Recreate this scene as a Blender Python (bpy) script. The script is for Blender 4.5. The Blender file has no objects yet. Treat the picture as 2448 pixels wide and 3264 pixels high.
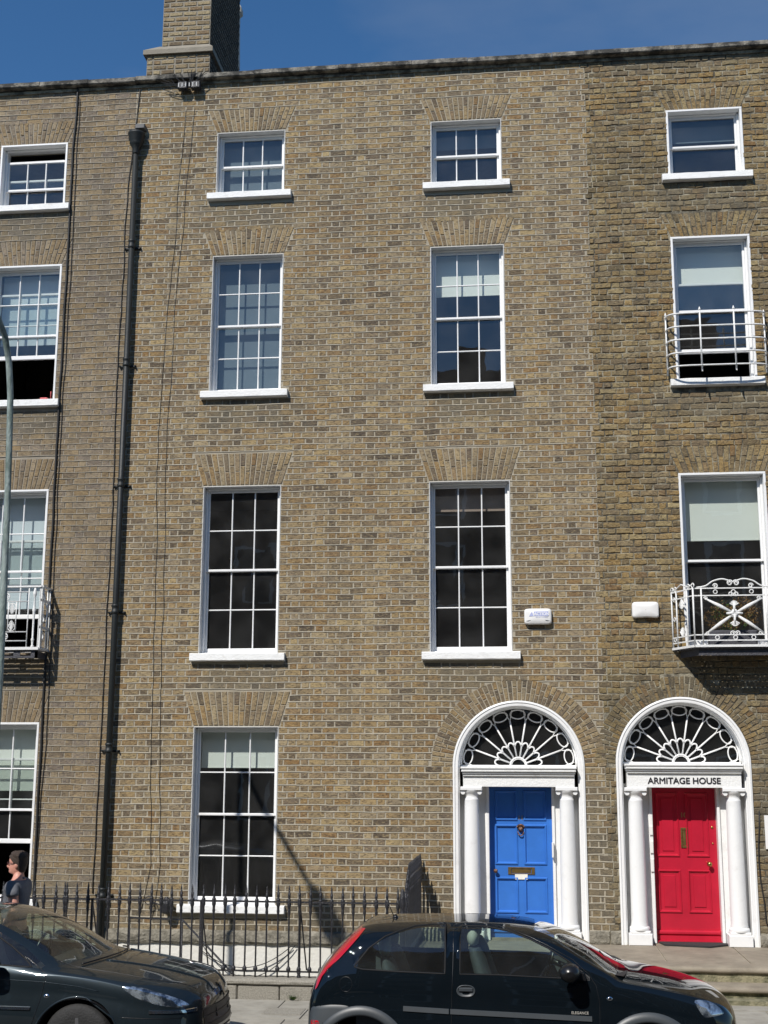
import bpy, bmesh, math, random
from mathutils import Vector, Matrix, noise
from mathutils.geometry import tessellate_polygon
from mathutils.bvhtree import BVHTree
R = math.radians
random.seed(11)
S = bpy.context.scene
COL = S.collection
# ------------------------------------------------------------------ camera, sky, sun, exposure
cd = bpy.data.cameras.new('camera'); cam = bpy.data.objects.new('camera', cd); COL.objects.link(cam); S.camera = cam
PIT, YAW, ROL = 0.197948836, -0.112930116, 0.00333961576
cp, sp, cy_, sy_ = math.cos(PIT), math.sin(PIT), math.cos(YAW), math.sin(YAW)
fw = Vector((sy_*cp, cy_*cp, sp)); ra = Vector((cy_, -sy_, 0)); ua = ra.cross(fw)
rr = ra*math.cos(ROL)+ua*math.sin(ROL); uu = -ra*math.sin(ROL)+ua*math.cos(ROL)
cam.matrix_world = Matrix(((rr.x, uu.x, -fw.x, 0), (rr.y, uu.y, -fw.y, 0), (rr.z, uu.z, -fw.z, 2.77), (0, 0, 0, 1)))
cd.sensor_fit = 'VERTICAL'; cd.sensor_height = 24; cd.lens = 4045.3/3264*24
cd.clip_start = .1; cd.clip_end = 2000
LD = Vector((.46, 1, -1.15)).normalized()
EL = math.asin(-LD.z); 
w = bpy.data.worlds.new('World'); S.world = w; w.use_nodes = True
nt = w.node_tree; bg = nt.nodes['Background']
sk = nt.nodes.new('ShaderNodeTexSky'); sk.sky_type = 'NISHITA'; sk.sun_disc = False
sk.sun_elevation = EL; sk.sun_rotation = math.atan2(-LD.x, -LD.y)
sk.altitude = 0; sk.air_density = 1.0; sk.dust_density = .1; sk.ozone_density = 4.2
hs = nt.nodes.new('ShaderNodeHueSaturation'); hs.inputs['Saturation'].default_value = 1.2; nt.links.new(sk.outputs[0], hs.inputs['Color']); 
wt = nt.nodes.new('ShaderNodeTexCoord'); wm_ = nt.nodes.new('ShaderNodeMapping'); wm_.inputs['Scale'].default_value = (1.2, 1.2, 3.5); wm_.inputs['Rotation'].default_value = (0, .35, 0)
wn = nt.nodes.new('ShaderNodeTexNoise'); wn.inputs['Scale'].default_value = 2.6; wn.inputs['Detail'].default_value = 7; wr = nt.nodes.new('ShaderNodeMapRange')
wr.inputs[1].default_value = .50; wr.inputs[2].default_value = .80; wr.inputs[4].default_value = .30
wx = nt.nodes.new('ShaderNodeMix'); wx.data_type = 'RGBA'; wx.inputs[7].default_value = (3.2, 3.7, 4.4, 1)
nt.links.new(wt.outputs['Generated'], wm_.inputs[0]); nt.links.new(wm_.outputs[0], wn.inputs[0]); nt.links.new(wn.outputs[0], wr.inputs[0]); nt.links.new(wr.outputs[0], wx.inputs[0])
nt.links.new(hs.outputs[0], wx.inputs[6]); nt.links.new(wx.outputs[2], bg.inputs[0]); bg.inputs[1].default_value = .105
sl = bpy.data.lights.new('sun', 'SUN'); sl.energy = 4.7; sl.angle = R(.5); sl.color = (1, .955, .89)
so = bpy.data.objects.new('sun', sl); COL.objects.link(so); so.rotation_euler = LD.to_track_quat('-Z', 'Y').to_euler()
S.render.engine = 'CYCLES'
S.view_settings.view_transform = 'Standard'; S.view_settings.look = 'None'; S.view_settings.gamma = 1
S.view_settings.exposure = 0.06
D = 18.07        # the facade plane
PZ = .10         # pavement level
TZ = .44         # doorstep level

# ------------------------------------------------------------------ materials
def mat(name, col, rough=.6, metal=0, var=.12, scale=6, bump=0, bscale=60, col2=None, coat=0, spec=.5, stretch=None, detail=6, thr=None):
    m = bpy.data.materials.new(name); m.use_nodes = True; t = m.node_tree; b = t.nodes['Principled BSDF']
    b.inputs['Roughness'].default_value = rough; b.inputs['Metallic'].default_value = metal
    b.inputs['Coat Weight'].default_value = coat; b.inputs['Coat Roughness'].default_value = .03
    b.inputs['Specular IOR Level'].default_value = spec
    tc = t.nodes.new('ShaderNodeTexCoord'); mp = t.nodes.new('ShaderNodeMapping'); t.links.new(tc.outputs['Object'], mp.inputs[0])
    if stretch: mp.inputs['Scale'].default_value = stretch
    n = t.nodes.new('ShaderNodeTexNoise'); n.inputs['Scale'].default_value = scale; n.inputs['Detail'].default_value = detail; n.inputs['Roughness'].default_value = .65
    t.links.new(mp.outputs[0], n.inputs[0])
    r = t.nodes.new('ShaderNodeValToRGB')
    a = [c*(1-var) for c in col]; z = [min(1, c*(1+var)) for c in col]
    if col2: a = list(col2); z = list(col)
    lo, hi = thr if thr else (.3, .7)
    r.color_ramp.elements[0].position = lo; r.color_ramp.elements[1].position = hi
    r.color_ramp.elements[0].color = (*a, 1); r.color_ramp.elements[1].color = (*z, 1)
    t.links.new(n.outputs[0], r.inputs[0]); t.links.new(r.outputs[0], b.inputs['Base Color'])
    if bump:
        n2 = t.nodes.new('ShaderNodeTexNoise'); n2.inputs['Scale'].default_value = bscale; n2.inputs['Detail'].default_value = 5
        t.links.new(mp.outputs[0], n2.inputs[0])
        bp = t.nodes.new('ShaderNodeBump'); bp.inputs['Strength'].default_value = bump; bp.inputs['Distance'].default_value = .02
        t.links.new(n2.outputs[0], bp.inputs['Height']); t.links.new(bp.outputs[0], b.inputs['Normal'])
    return m

def brick_mat(name, cols, soot=.35, sootcol=(.07, .06, .05), bump=.9, mott=.55, gain=1.0, pale=(.47, .36, .19), stains=()):
    """per-brick colour from the island's random number, mottled by stretched noise, with soot in broad patches"""
    m = bpy.data.materials.new(name); m.use_nodes = True; t = m.node_tree; L = t.links.new; b = t.nodes['Principled BSDF']
    b.inputs['Roughness'].default_value = .9; b.inputs['Specular IOR Level'].default_value = .25
    g = t.nodes.new('ShaderNodeNewGeometry'); r = t.nodes.new('ShaderNodeValToRGB'); r.color_ramp.interpolation = 'LINEAR'
    e = r.color_ramp.elements; n = len(cols)
    while len(e) < n: e.new(.5)
    for i, c in enumerate(cols):
        e[i].position = i/(n-1); e[i].color = (c[0]*gain, c[1]*gain, c[2]*gain, 1)
    L(g.outputs['Random Per Island'], r.inputs[0])
    tc = t.nodes.new('ShaderNodeTexCoord')
    def nz(sc, st=(1, 1, 1), det=5, rg=.6):
        mp = t.nodes.new('ShaderNodeMapping'); mp.inputs['Scale'].default_value = st; L(tc.outputs['Object'], mp.inputs[0])
        q = t.nodes.new('ShaderNodeTexNoise'); q.inputs['Scale'].default_value = sc; q.inputs['Detail'].default_value = det; q.inputs['Roughness'].default_value = rg
        L(mp.outputs[0], q.inputs[0]); return q.outputs[0]
    def ramp(src, a, b2, lo, hi):
        q = t.nodes.new('ShaderNodeMapRange'); q.inputs[1].default_value = a; q.inputs[2].default_value = b2
        q.inputs[3].default_value = lo; q.inputs[4].default_value = hi; L(src, q.inputs[0]); return q.outputs[0]
    def mix(fac, c1, c2, mode='MIX'):
        q = t.nodes.new('ShaderNodeMix'); q.data_type = 'RGBA'; q.blend_type = mode
        if isinstance(fac, float): q.inputs[0].default_value = fac
        else: L(fac, q.inputs[0])
        for k, c in ((6, c1), (7, c2)):
            if isinstance(c, tuple): q.inputs[k].default_value = (*c, 1)
            else: L(c, q.inputs[k])
        return q.outputs[2]
    c = r.outputs[0]
    # pale and dark flecks inside each brick
    c = mix(ramp(nz(17, (1, 1, 2.4), 6, .7), .50, .62, 0, mott), c, pale)
    c = mix(ramp(nz(24, (1, 1, 2.2), 6, .7), .50, .61, 0, min(.85, mott*1.35)), c, (.060, .046, .032))
    c = mix(ramp(nz(7), .50, .68, 0, .45), c, (.17, .13, .085))
    c = mix(ramp(nz(1.1, (2.6, 1, .22), 5), .52, .74, 0, .42), c, (.085, .078, .062))
    c = mix(ramp(nz(.55, det=8), .48, .75, 0, soot), c, sootcol)
    if stains:        # soot washed down below the sills and round the doors, with ragged edges
        def mth(op, x, y=None):
            q = t.nodes.new('ShaderNodeMath'); q.operation = op
            for k, v_ in enumerate((x, y)):
                if v_ is None: continue
                if isinstance(v_, (int, float)): q.inputs[k].default_value = v_
                else: L(v_, q.inputs[k])
            return q.outputs[0]
        sx = t.nodes.new('ShaderNodeSeparateXYZ'); gp = t.nodes.new('ShaderNodeNewGeometry'); L(gp.outputs['Position'], sx.inputs[0])
        rag = mth('MULTIPLY', mth('SUBTRACT', nz(3.2, (1.6, 1, .8), 6), .5), 2.6); tot = None
        for (cx, cz, hw, hh) in stains:
            d = mth('MAXIMUM', mth('DIVIDE', mth('ABSOLUTE', mth('SUBTRACT', sx.outputs[0], cx)), hw), mth('DIVIDE', mth('ABSOLUTE', mth('SUBTRACT', sx.outputs[2], cz)), hh))
            m_ = ramp(mth('ADD', d, rag), .55, 1.25, 1, 0); tot = m_ if tot is None else mth('MAXIMUM', tot, m_)
        c = mix(mth('MULTIPLY', tot, .55), c, (.125, .115, .088))
    L(c, b.inputs['Base Color'])
    bp = t.nodes.new('ShaderNodeBump'); bp.inputs['Strength'].default_value = bump; bp.inputs['Distance'].default_value = .012
    L(nz(38, (1, 1, 1.8), 6, .7), bp.inputs['Height']); L(bp.outputs[0], b.inputs['Normal'])
    return m

def glass_mat(name, tint=(.82, .86, .84), refl=1.0, ior=1.6, rough=0.0, wav=.0, mult=1.8, dust=0):
    m = bpy.data.materials.new(name); m.use_nodes = True; t = m.node_tree; L = t.links.new
    t.nodes.remove(t.nodes['Principled BSDF']); o = t.nodes['Material Output']
    tr = t.nodes.new('ShaderNodeBsdfTransparent'); tr.inputs[0].default_value = (*tint, 1)
    gl = t.nodes.new('ShaderNodeBsdfGlossy'); gl.inputs['Roughness'].default_value = rough; gl.inputs[0].default_value = (refl, refl, refl, 1)
    fr = t.nodes.new('ShaderNodeFresnel'); ge = t.nodes.new('ShaderNodeNewGeometry'); mi = t.nodes.new('ShaderNodeMapRange')
    mi.inputs[3].default_value = ior; mi.inputs[4].default_value = 1/ior; L(ge.outputs['Backfacing'], mi.inputs[0]); L(mi.outputs[0], fr.inputs[0])
    ml = t.nodes.new('ShaderNodeMath'); ml.operation = 'MULTIPLY'; ml.inputs[1].default_value = mult; ml.use_clamp = True
    L(fr.outputs[0], ml.inputs[0])
    mx = t.nodes.new('ShaderNodeMixShader'); L(ml.outputs[0], mx.inputs[0]); L(tr.outputs[0], mx.inputs[1]); L(gl.outputs[0], mx.inputs[2]); L(mx.outputs[0], o.inputs[0])
    if dust:
        df = t.nodes.new('ShaderNodeBsdfDiffuse'); df.inputs[0].default_value = (.8, .8, .78, 1); dx = t.nodes.new('ShaderNodeMixShader')
        dn = t.nodes.new('ShaderNodeTexNoise'); dn.inputs['Scale'].default_value = 3; dn.inputs['Detail'].default_value = 6; dc_ = t.nodes.new('ShaderNodeTexCoord'); L(dc_.outputs['Object'], dn.inputs[0])
        dm_ = t.nodes.new('ShaderNodeMapRange'); dm_.inputs[1].default_value = .35; dm_.inputs[2].default_value = .75; dm_.inputs[3].default_value = dust*.6; dm_.inputs[4].default_value = dust*1.8
        L(dn.outputs[0], dm_.inputs[0]); L(dm_.outputs[0], dx.inputs[0]); L(mx.outputs[0], dx.inputs[1]); L(df.outputs[0], dx.inputs[2]); L(dx.outputs[0], o.inputs[0])
    if wav:
        n = t.nodes.new('ShaderNodeTexNoise'); n.inputs['Scale'].default_value = 2.2; n.inputs['Detail'].default_value = 2
        tc = t.nodes.new('ShaderNodeTexCoord'); L(tc.outputs['Object'], n.inputs[0])
        bp = t.nodes.new('ShaderNodeBump'); bp.inputs['Strength'].default_value = wav; bp.inputs['Distance'].default_value = .01
        L(n.outputs[0], bp.inputs['Height']); L(bp.outputs[0], gl.inputs['Normal']); L(bp.outputs[0], fr.inputs['Normal'])
    return m

MIDC = [(.075, .06, .046), (.20, .148, .088), (.29, .218, .118), (.235, .15, .065), (.325, .258, .155), (.13, .10, .072), (.275, .218, .14), (.20, .118, .05), (.355, .27, .14)]
RIGC = [(.11, .085, .05), (.20, .145, .07), (.29, .20, .085), (.24, .155, .06), (.31, .24, .12), (.16, .12, .075), (.27, .21, .12), (.19, .11, .045), (.34, .27, .14)]
LEFC = [(.15, .12, .09), (.22, .17, .11), (.28, .21, .13), (.24, .17, .09), (.30, .24, .16), (.18, .15, .125), (.27, .22, .16)]
M = dict(
    brick_mid=brick_mat('stock_brick', MIDC, soot=.30, gain=1.2, stains=[(x_, z_-.30, .75, .26) for x_ in (-4.17, -.80) for z_ in (11.5, 8.3, 4.35)]+[(-3.6, .75, 2.6, .35), (.9, 1.4, .35, 1.1), (-3.0, 13.5, 3.4, .14)]),
    brick_right=brick_mat('old_yellow_brick', RIGC, soot=.65, gain=1.12, sootcol=(.085, .078, .05), bump=1.2, mott=.55, stains=[(2.8, z_-.32, .9, .3) for z_ in (11.45, 8.25)]+[(2.9, 3.95, 1.1, .35), (1.08, 1.6, .35, 1.4), (3.4, 1.6, .5, 1.8), (3, 13.4, 2.2, .2)]),
    brick_left=brick_mat('repointed_brick', LEFC, gain=1.08, soot=.3, mott=.45, stains=[(-7.7, z_-.30, .8, .28) for z_ in (11.45, 8.25, 4.3)]+[(-7.5, .8, 1.5, .4)]),
    brick_chim=brick_mat('chimney_brick', [(.12, .09, .06), (.26, .20, .12), (.40, .33, .20), (.22, .15, .085), (.34, .27, .16)], soot=.35),
    brick_dark=brick_mat('dark_brick', [(.03, .028, .024), (.05, .045, .038), (.04, .037, .03)], soot=.5, sootcol=(.02, .02, .018), mott=.12),  # chimney's right side only, much darker than its front brick
    mortar=mat('lime_mortar', (.36, .32, .245), .95, var=.14, scale=3, bump=.4, bscale=90),
    rib=mat('pointing', (.42, .38, .30), .95, var=.12, scale=4, bump=.3, bscale=120),
    rib_left=mat('weathered_pointing', (.36, .325, .26), .95, var=.15, scale=4, bump=.3, bscale=120),
    mortar_left=mat('grey_mortar', (.30, .265, .21), .95, var=.2, scale=3, bump=.4, bscale=90),
    mortar_right=mat('dark_mortar', (.32, .29, .215), .95, col2=(.085, .075, .055), scale=5, bump=.8, bscale=50, thr=(.42, .60)),
    mortar_ch=mat('chimney_mortar', (.25, .225, .18), .95, var=.15, scale=3, bump=.5, bscale=60),
    white=mat('white_gloss_paint', (.82, .82, .81), .35, col2=(.74, .735, .72), thr=(.30, .45), scale=5, bump=.08, bscale=30),
    offwhite=mat('chalky_white_paint', (.81, .81, .79), .7, col2=(.66, .65, .62), thr=(.30, .42), scale=7, bump=.35, bscale=35),
    reveal=mat('reveal_render', (.66, .66, .65), .75, col2=(.52, .52, .51), scale=5, bump=.25, bscale=40),
    whitewash=mat('whitewash', (.76, .75, .69), .9, col2=(.62, .60, .54), scale=1.6, bump=.4, bscale=25),
    blind=mat('roller_blind', (.80, .82, .78), .8, var=.02, scale=3),
    blind_grey=mat('grey_blind', (.12, .155, .185), .8, var=.05, scale=3),
    blind_pink=mat('fabric_pelmet', (.36, .27, .23), .9, var=.08, scale=12),
    room=mat('dark_room', (.15, .135, .12), .9, var=.2, scale=1),
    sheer=mat('white_panel', (.66, .72, .78), .8, var=.05, scale=2),
    glass=glass_mat('window_glass', wav=.10, dust=.016),
    stone=mat('weathered_coping', (.27, .25, .21), .95, col2=(.045, .043, .038), scale=4, bump=1, bscale=40, thr=(.44, .62)),
    granite=mat('granite', (.34, .32, .27), .9, col2=(.20, .185, .155), scale=60, bump=.6, bscale=90, thr=(.35, .65)),
    step=mat('worn_granite_step', (.33, .285, .215), .8, col2=(.19, .16, .12), scale=3.2, bump=.35, bscale=120, thr=(.3, .72)),
    riser=mat('mossy_granite', (.30, .27, .17), .95, col2=(.10, .10, .055), scale=7, bump=.9, bscale=50, thr=(.38, .62)),
    paving=mat('paving_flag', (.37, .35, .30), .9, col2=(.23, .215, .18), scale=3.5, detail=9, bump=.3, bscale=120),
    asphalt=mat('asphalt', (.055, .054, .052), .9, var=.3, scale=30, bump=.6, bscale=150),
    ledge=mat('rough_ledge', (.30, .275, .22), .95, col2=(.12, .11, .085), scale=9, bump=1.2, bscale=30, thr=(.36, .66)),
    iron=mat('black_iron', (.022, .022, .026), .42, var=.4, scale=25, bump=.5, bscale=70),
    pipe=mat('black_pipe_paint', (.009, .012, .012), .55, var=.3, scale=6, bump=.15, bscale=40),
    cable=mat('black_cable', (.018, .017, .016), .6),
    lead=mat('lead_flashing', (.10, .10, .10), .6, var=.3),
    whiteiron=mat('white_iron_paint', (.78, .78, .76), .5, var=.05, scale=30, bump=.5, bscale=90),
    greyiron=mat('grey_iron_paint', (.055, .055, .065), .6, var=.4, scale=15, bump=.5, bscale=60),
    blue=mat('blue_door_paint', (.040, .165, .54), .3, var=.12, scale=2.2, bump=.06, bscale=50),
    red=mat('red_door_paint', (.45, .013, .035), .3, var=.12, scale=2.2, bump=.06, bscale=50),
    brass=mat('brass', (.42, .30, .10), .28, metal=1, var=.25, scale=15),
    oldbrass=mat('dull_brass', (.24, .165, .06), .45, metal=.8, var=.3, scale=18),
    bronze=mat('bronze', (.20, .11, .075), .4, metal=.7, var=.35, scale=40, bump=.6, bscale=90),
    plastic=mat('white_plastic', (.80, .79, .77), .4, var=.02),
    ink=mat('dark_lettering', (.02, .02, .025), .5, var=.05),
    inkblue=mat('faded_blue_print', (.42, .46, .70), .5, var=.06),
    palewhite=mat('pale_print', (.82, .82, .86), .5, var=.02),
    gold=mat('gilt', (.45, .33, .12), .4, metal=.6),
    rubber=mat('tyre_rubber', (.018, .018, .018), .75, var=.3, scale=20, bump=.3, bscale=60),
    rim=mat('alloy', (.42, .42, .43), .3, metal=.9, var=.06),
    mat_=mat('coir_mat', (.035, .035, .037), .95, bump=.8, bscale=150),
    paint1=mat('blue_black_car_paint', (.004, .0065, .009), .6, metal=.0, coat=1, var=.15, scale=2, spec=.0),
    paint2=mat('slate_car_paint', (.014, .021, .026), .34, metal=.35, coat=1, var=.15, scale=2, spec=.1),
    clad=mat('grey_bumper_plastic', (.045, .052, .058), .42, var=.08, scale=3),
    darkplastic=mat('dark_plastic', (.012, .012, .014), .5, var=.1),
    rubberseal=mat('window_seal', (.010, .010, .011), .65, spec=.25),
    trim=mat('black_trim', (.008, .008, .009), .3),
    chrome=mat('chrome', (.75, .75, .76), .12, metal=1, var=.03),
    lampred=mat('red_lens', (.42, .008, .015), .12, coat=1, var=.06, scale=8),
    lampclear=mat('clear_lens', (.62, .70, .76), .10, metal=.8, coat=1, col2=(.06, .085, .12), scale=11, thr=(.42, .58)),
    carglass=glass_mat('car_glass', tint=(.74, .84, .78), ior=1.5, mult=1.6, dust=.012),
    seat=mat('seat_fabric', (.05, .06, .07), .9, var=.15, scale=30),
    seatpale=mat('pale_headrest', (.42, .44, .40), .9),
    skin=mat('skin', (.56, .27, .20), .5, var=.08, scale=20), hair=mat('brown_hair', (.05, .032, .022), .7, var=.4, scale=60, bump=.8, bscale=120),
    polo=mat('grey_polo', (.125, .130, .148), .9, var=.12, scale=12, bump=.4, bscale=25), trousers=mat('dark_trousers', (.02, .02, .025), .9), shoe=mat('shoe_leather', (.02, .015, .012), .5),
    specs=mat('dark_spectacle_frame', (.06, .008, .01), .3),
    polepaint=mat('flaking_green_paint', (.30, .36, .34), .7, col2=(.10, .14, .12), scale=9, bump=.5, bscale=40, thr=(.36, .62), stretch=(1, 1, .35)),
    pot=mat('clay_pot', (.42, .40, .36), .9, var=.15), slate=mat('slate', (.05, .055, .065), .8, var=.3, scale=10),
    leaf=mat('leaf', (.07, .14, .03), .6, var=.4, scale=30), dryleaf=mat('dry_flowers', (.34, .22, .07), .9, col2=(.16, .09, .05), scale=40),
    darkgrille=mat('rusty_grille', (.05, .035, .03), .8, var=.4, scale=30),
    redthing=mat('red_folder', (.6, .12, .12), .6), oppbrick=mat('far_brick', (.20, .13, .09), .9, var=.3, scale=2), letter=mat('paper_label', (.78, .77, .70), .7),
)

# ------------------------------------------------------------------ mesh helpers
class MB:
    def __init__(s): s.v = []; s.f = []; s.sm = []
    def add(s, vs, fs, smooth=False):
        o = len(s.v); s.v += [tuple(v) for v in vs]
        for f in fs: s.f.append(tuple(i+o for i in f)); s.sm.append(smooth)
    def box(s, x0, x1, y0, y1, z0, z1):
        s.add([(x0, y0, z0), (x1, y0, z0), (x1, y1, z0), (x0, y1, z0), (x0, y0, z1), (x1, y0, z1), (x1, y1, z1), (x0, y1, z1)],
              [(0, 3, 2, 1), (4, 5, 6, 7), (0, 1, 5, 4), (1, 2, 6, 5), (2, 3, 7, 6), (3, 0, 4, 7)])
    def bbox(s, x0, x1, y0, y1, z0, z1, b=.006):
        """box with chamfered edges on the viewer's side (-y)"""
        b = min(b, (x1-x0)*.3, (z1-z0)*.3, (y1-y0)*.5)
        v = []
        for (i, y) in ((0, y1), (0, y0+b), (b, y0)):
            v += [(x0+i, y, z0+i), (x1-i, y, z0+i), (x1-i, y, z1-i), (x0+i, y, z1-i)]
        f = [(0, 3, 2, 1), (8, 9, 10, 11)]
        for k in (0, 4):
            for j in range(4): f.append((k+j, k+(j+1) % 4, k+4+(j+1) % 4, k+4+j))
        s.add(v, f)
    def prism(s, q, yb, yf, ins):
        """quad q of (x, z), counter-clockwise seen from -y, raised from yb to yf with an inset front"""
        cx = sum(p[0] for p in q)/4; cz = sum(p[1] for p in q)/4
        fr = []
        for p in q:
            dx, dz = cx-p[0], cz-p[1]
            fr.append((p[0]+math.copysign(min(ins, abs(dx)), dx), p[1]+math.copysign(min(ins, abs(dz)), dz)))
        v = [(p[0], yb, p[1]) for p in q]+[(p[0], yf+random.uniform(-.0012, .0012), p[1]) for p in fr]
        s.add(v, [(4, 5, 6, 7)]+[(j, (j+1) % 4, 4+(j+1) % 4, 4+j) for j in range(4)])
    def rough_prism(s, q, yb, yf, ins, amp, n=3):
        """like prism, but every long edge wanders"""
        P = []
        for j in range(4):
            a, c = q[j], q[(j+1) % 4]; m = n if math.hypot(c[0]-a[0], c[1]-a[1]) > .12 else 2
            for k in range(m):
                u = k/m; d = 0 if k == 0 else amp; P.append((a[0]+(c[0]-a[0])*u+random.uniform(-d, d)*.6, a[1]+(c[1]-a[1])*u+random.uniform(-d, d)))
        cx = sum(p[0] for p in q)/4; cz = sum(p[1] for p in q)/4; fr = []
        hx = max(p[0] for p in q)-cx; hz = max(p[1] for p in q)-cz
        for p in P:
            i2 = ins*random.uniform(.6, 1.5); fr.append((cx+(p[0]-cx)*(1-i2/max(hx, .01)), cz+(p[1]-cz)*(1-i2/max(hz, .01))))
        m = len(P); tl = [random.uniform(-.0016, .0016) for _ in range(3)]
        v = [(p[0], yb, p[1]) for p in P]+[(p[0], yf+tl[0]+tl[1]*(p[0]-cx)/max(hx, .01)+tl[2]*(p[1]-cz)/max(hz, .01), p[1]) for p in fr]
        s.add(v, [tuple(range(m, 2*m))]+[(j, (j+1) % m, m+(j+1) % m, m+j) for j in range(m)])
    def tube(s, pts, r, n=8, cap=True, closed=False, flat=None):
        pts = [Vector(p) for p in pts]; m = len(pts); rs = r if isinstance(r, (list, tuple)) else [r]*m
        vs = []; up = None
        for i, p in enumerate(pts):
            if closed: d = pts[(i+1) % m]-pts[i-1]
            else: d = pts[min(i+1, m-1)]-pts[max(i-1, 0)]
            if d.length < 1e-9: d = Vector((0, 0, 1))
            d.normalize()
            if up is None:
                up = Vector((0, 1, 0)) if abs(d.y) < .9 else Vector((1, 0, 0))
            a = up-d*up.dot(d)
            if a.length < 1e-4: a = Vector((1, 0, 0))-d*d.x
            a.normalize(); up = a; b = d.cross(a)
            for k in range(n):
                t = 2*math.pi*(k+.5)/n
                vs.append(p+(a*math.cos(t)*(flat or 1)+b*math.sin(t))*rs[i])
        fs = []
        for i in range(m if closed else m-1):
            j = (i+1) % m
            for k in range(n): fs.append((i*n+k, i*n+(k+1) % n, j*n+(k+1) % n, j*n+k))
        if cap and not closed: fs += [tuple(range(n-1, -1, -1)), tuple((m-1)*n+k for k in range(n))]
        s.add(vs, fs, n > 5)
    def lathe(s, prof, c=(0, 0, 0), n=16, axis='z', smooth=True):
        vs = []; fs = []
        for (r, h) in prof:
            for k in range(n):
                t = 2*math.pi*(k+.5)/n
                x, y = r*math.cos(t), r*math.sin(t)
                if axis == 'z': vs.append((c[0]+x, c[1]+y, c[2]+h))
                elif axis == 'y': vs.append((c[0]+x, c[1]+h, c[2]+y))
                else: vs.append((c[0]+h, c[1]+x, c[2]+y))
        m = len(prof)
        for i in range(m-1):
            for k in range(n): fs.append((i*n+k, i*n+(k+1) % n, (i+1)*n+(k+1) % n, (i+1)*n+k))
        fs += [tuple(range(n-1, -1, -1)), tuple((m-1)*n+k for k in range(n))]
        s.add(vs, fs, smooth)
    def sheet(s, rows, smooth=True, closed=False):
        """grid of points rows[i][j]"""
        m, n = len(rows), len(rows[0]); vs = [p for r in rows for p in r]; fs = []
        for i in range(m-1):
            for j in range(n if closed else n-1): fs.append((i*n+j, i*n+(j+1) % n, (i+1)*n+(j+1) % n, (i+1)*n+j))
        s.add(vs, fs, smooth)
    def build(s, name, m, parent=None, **k):
        me = bpy.data.meshes.new(name); me.from_pydata(s.v, [], s.f); me.materials.append(m)
        me.polygons.foreach_set('use_smooth', s.sm); me.update()
        bm = bmesh.new(); bm.from_mesh(me); bmesh.ops.recalc_face_normals(bm, faces=bm.faces) if k.pop('fix', False) else None
        bm.to_mesh(me); bm.free()
        return link(name, me, parent, **k)

def wl(o):
    v = Vector((0, 0, 0))
    while o: v += o.location; o = o.parent
    return v
def link(name, me, parent=None, **k):
    o = bpy.data.objects.new(name, me); COL.objects.link(o)
    if parent: o.parent = parent; o.location = -wl(parent)
    for a, b in k.items(): o[a] = b
    return o
def thing(name, loc, label, cat, group=None, **k):
    o = bpy.data.objects.new(name, None); COL.objects.link(o); o.location = loc; o.empty_display_size = .2
    o['label'] = label; o['category'] = cat
    if group: o['group'] = group
    for a, b in k.items(): o[a] = b
    return o
def tag(o, label, cat, group=None):
    o['label'] = label; o['category'] = cat
    if group: o['group'] = group
    return o
def shade(o, ang=35):
    me = o.data
    me.polygons.foreach_set('use_smooth', [True]*len(me.polygons))
    try: me.set_sharp_from_angle(angle=R(ang))
    except Exception: pass
    return o
def text(s, size, loc, m, parent, name, bold=0, ext=.002, align='CENTER', xs=1.0, fat=0):
    c = bpy.data.curves.new(name, 'FONT'); c.body = s; c.size = size; c.extrude = ext; c.offset = bold; c.align_x = align
    t = bpy.data.objects.new('tmp', c); COL.objects.link(t)
    me = bpy.data.meshes.new_from_object(t.evaluated_get(bpy.context.evaluated_depsgraph_get()))
    bpy.data.objects.remove(t)
    me.transform(Matrix.Translation(Vector(loc)) @ Matrix.Rotation(R(90), 4, 'X') @ Matrix.Diagonal((xs, 1, 1, 1)))
    me.materials.clear(); me.materials.append(m); me.name = name
    if fat:
        bm = bmesh.new()
        for k, (dx, dz) in enumerate(((0, 0), (fat, 0), (-fat, 0), (0, fat), (0, -fat))):
            m2 = me.copy(); m2.transform(Matrix.Translation((dx, -.0002*k, dz))); bm.from_mesh(m2); bpy.data.meshes.remove(m2)
        bm.to_mesh(me); bm.free()
    return link(name, me, parent)
def interp(tab, x):
    """monotone cubic interpolation of tab [(x, a, b, ...)]"""
    n = len(tab)
    if x <= tab[0][0]: return list(tab[0][1:])
    if x >= tab[-1][0]: return list(tab[-1][1:])
    i = max(j for j in range(n-1) if tab[j][0] <= x)
    x0, x1 = tab[i][0], tab[i+1][0]; h = x1-x0; t = (x-x0)/h; out = []
    for c in range(1, len(tab[0])):
        y0, y1 = tab[i][c], tab[i+1][c]; d = (y1-y0)/h
        def sl_(j):
            if j <= 0 or j >= n-1: return None
            a = (tab[j][c]-tab[j-1][c])/(tab[j][0]-tab[j-1][0]); b = (tab[j+1][c]-tab[j][c])/(tab[j+1][0]-tab[j][0])
            return 0 if a*b <= 0 else 2*a*b/(a+b)
        m0 = sl_(i); m1 = sl_(i+1); m0 = d if m0 is None else m0; m1 = d if m1 is None else m1
        out.append((2*t**3-3*t*t+1)*y0+(t**3-2*t*t+t)*h*m0+(-2*t**3+3*t*t)*y1+(t**3-t*t)*h*m1)
    return out
def arc(cx, cz, r, a0, a1, n, y=None, rz=None):
    rz = rz or r; o = []
    for i in range(n+1):
        t = R(a0+(a1-a0)*i/n); p = (cx+r*math.cos(t), cz+rz*math.sin(t))
        o.append(p if y is None else (p[0], y, p[1]))
    return o

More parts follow.
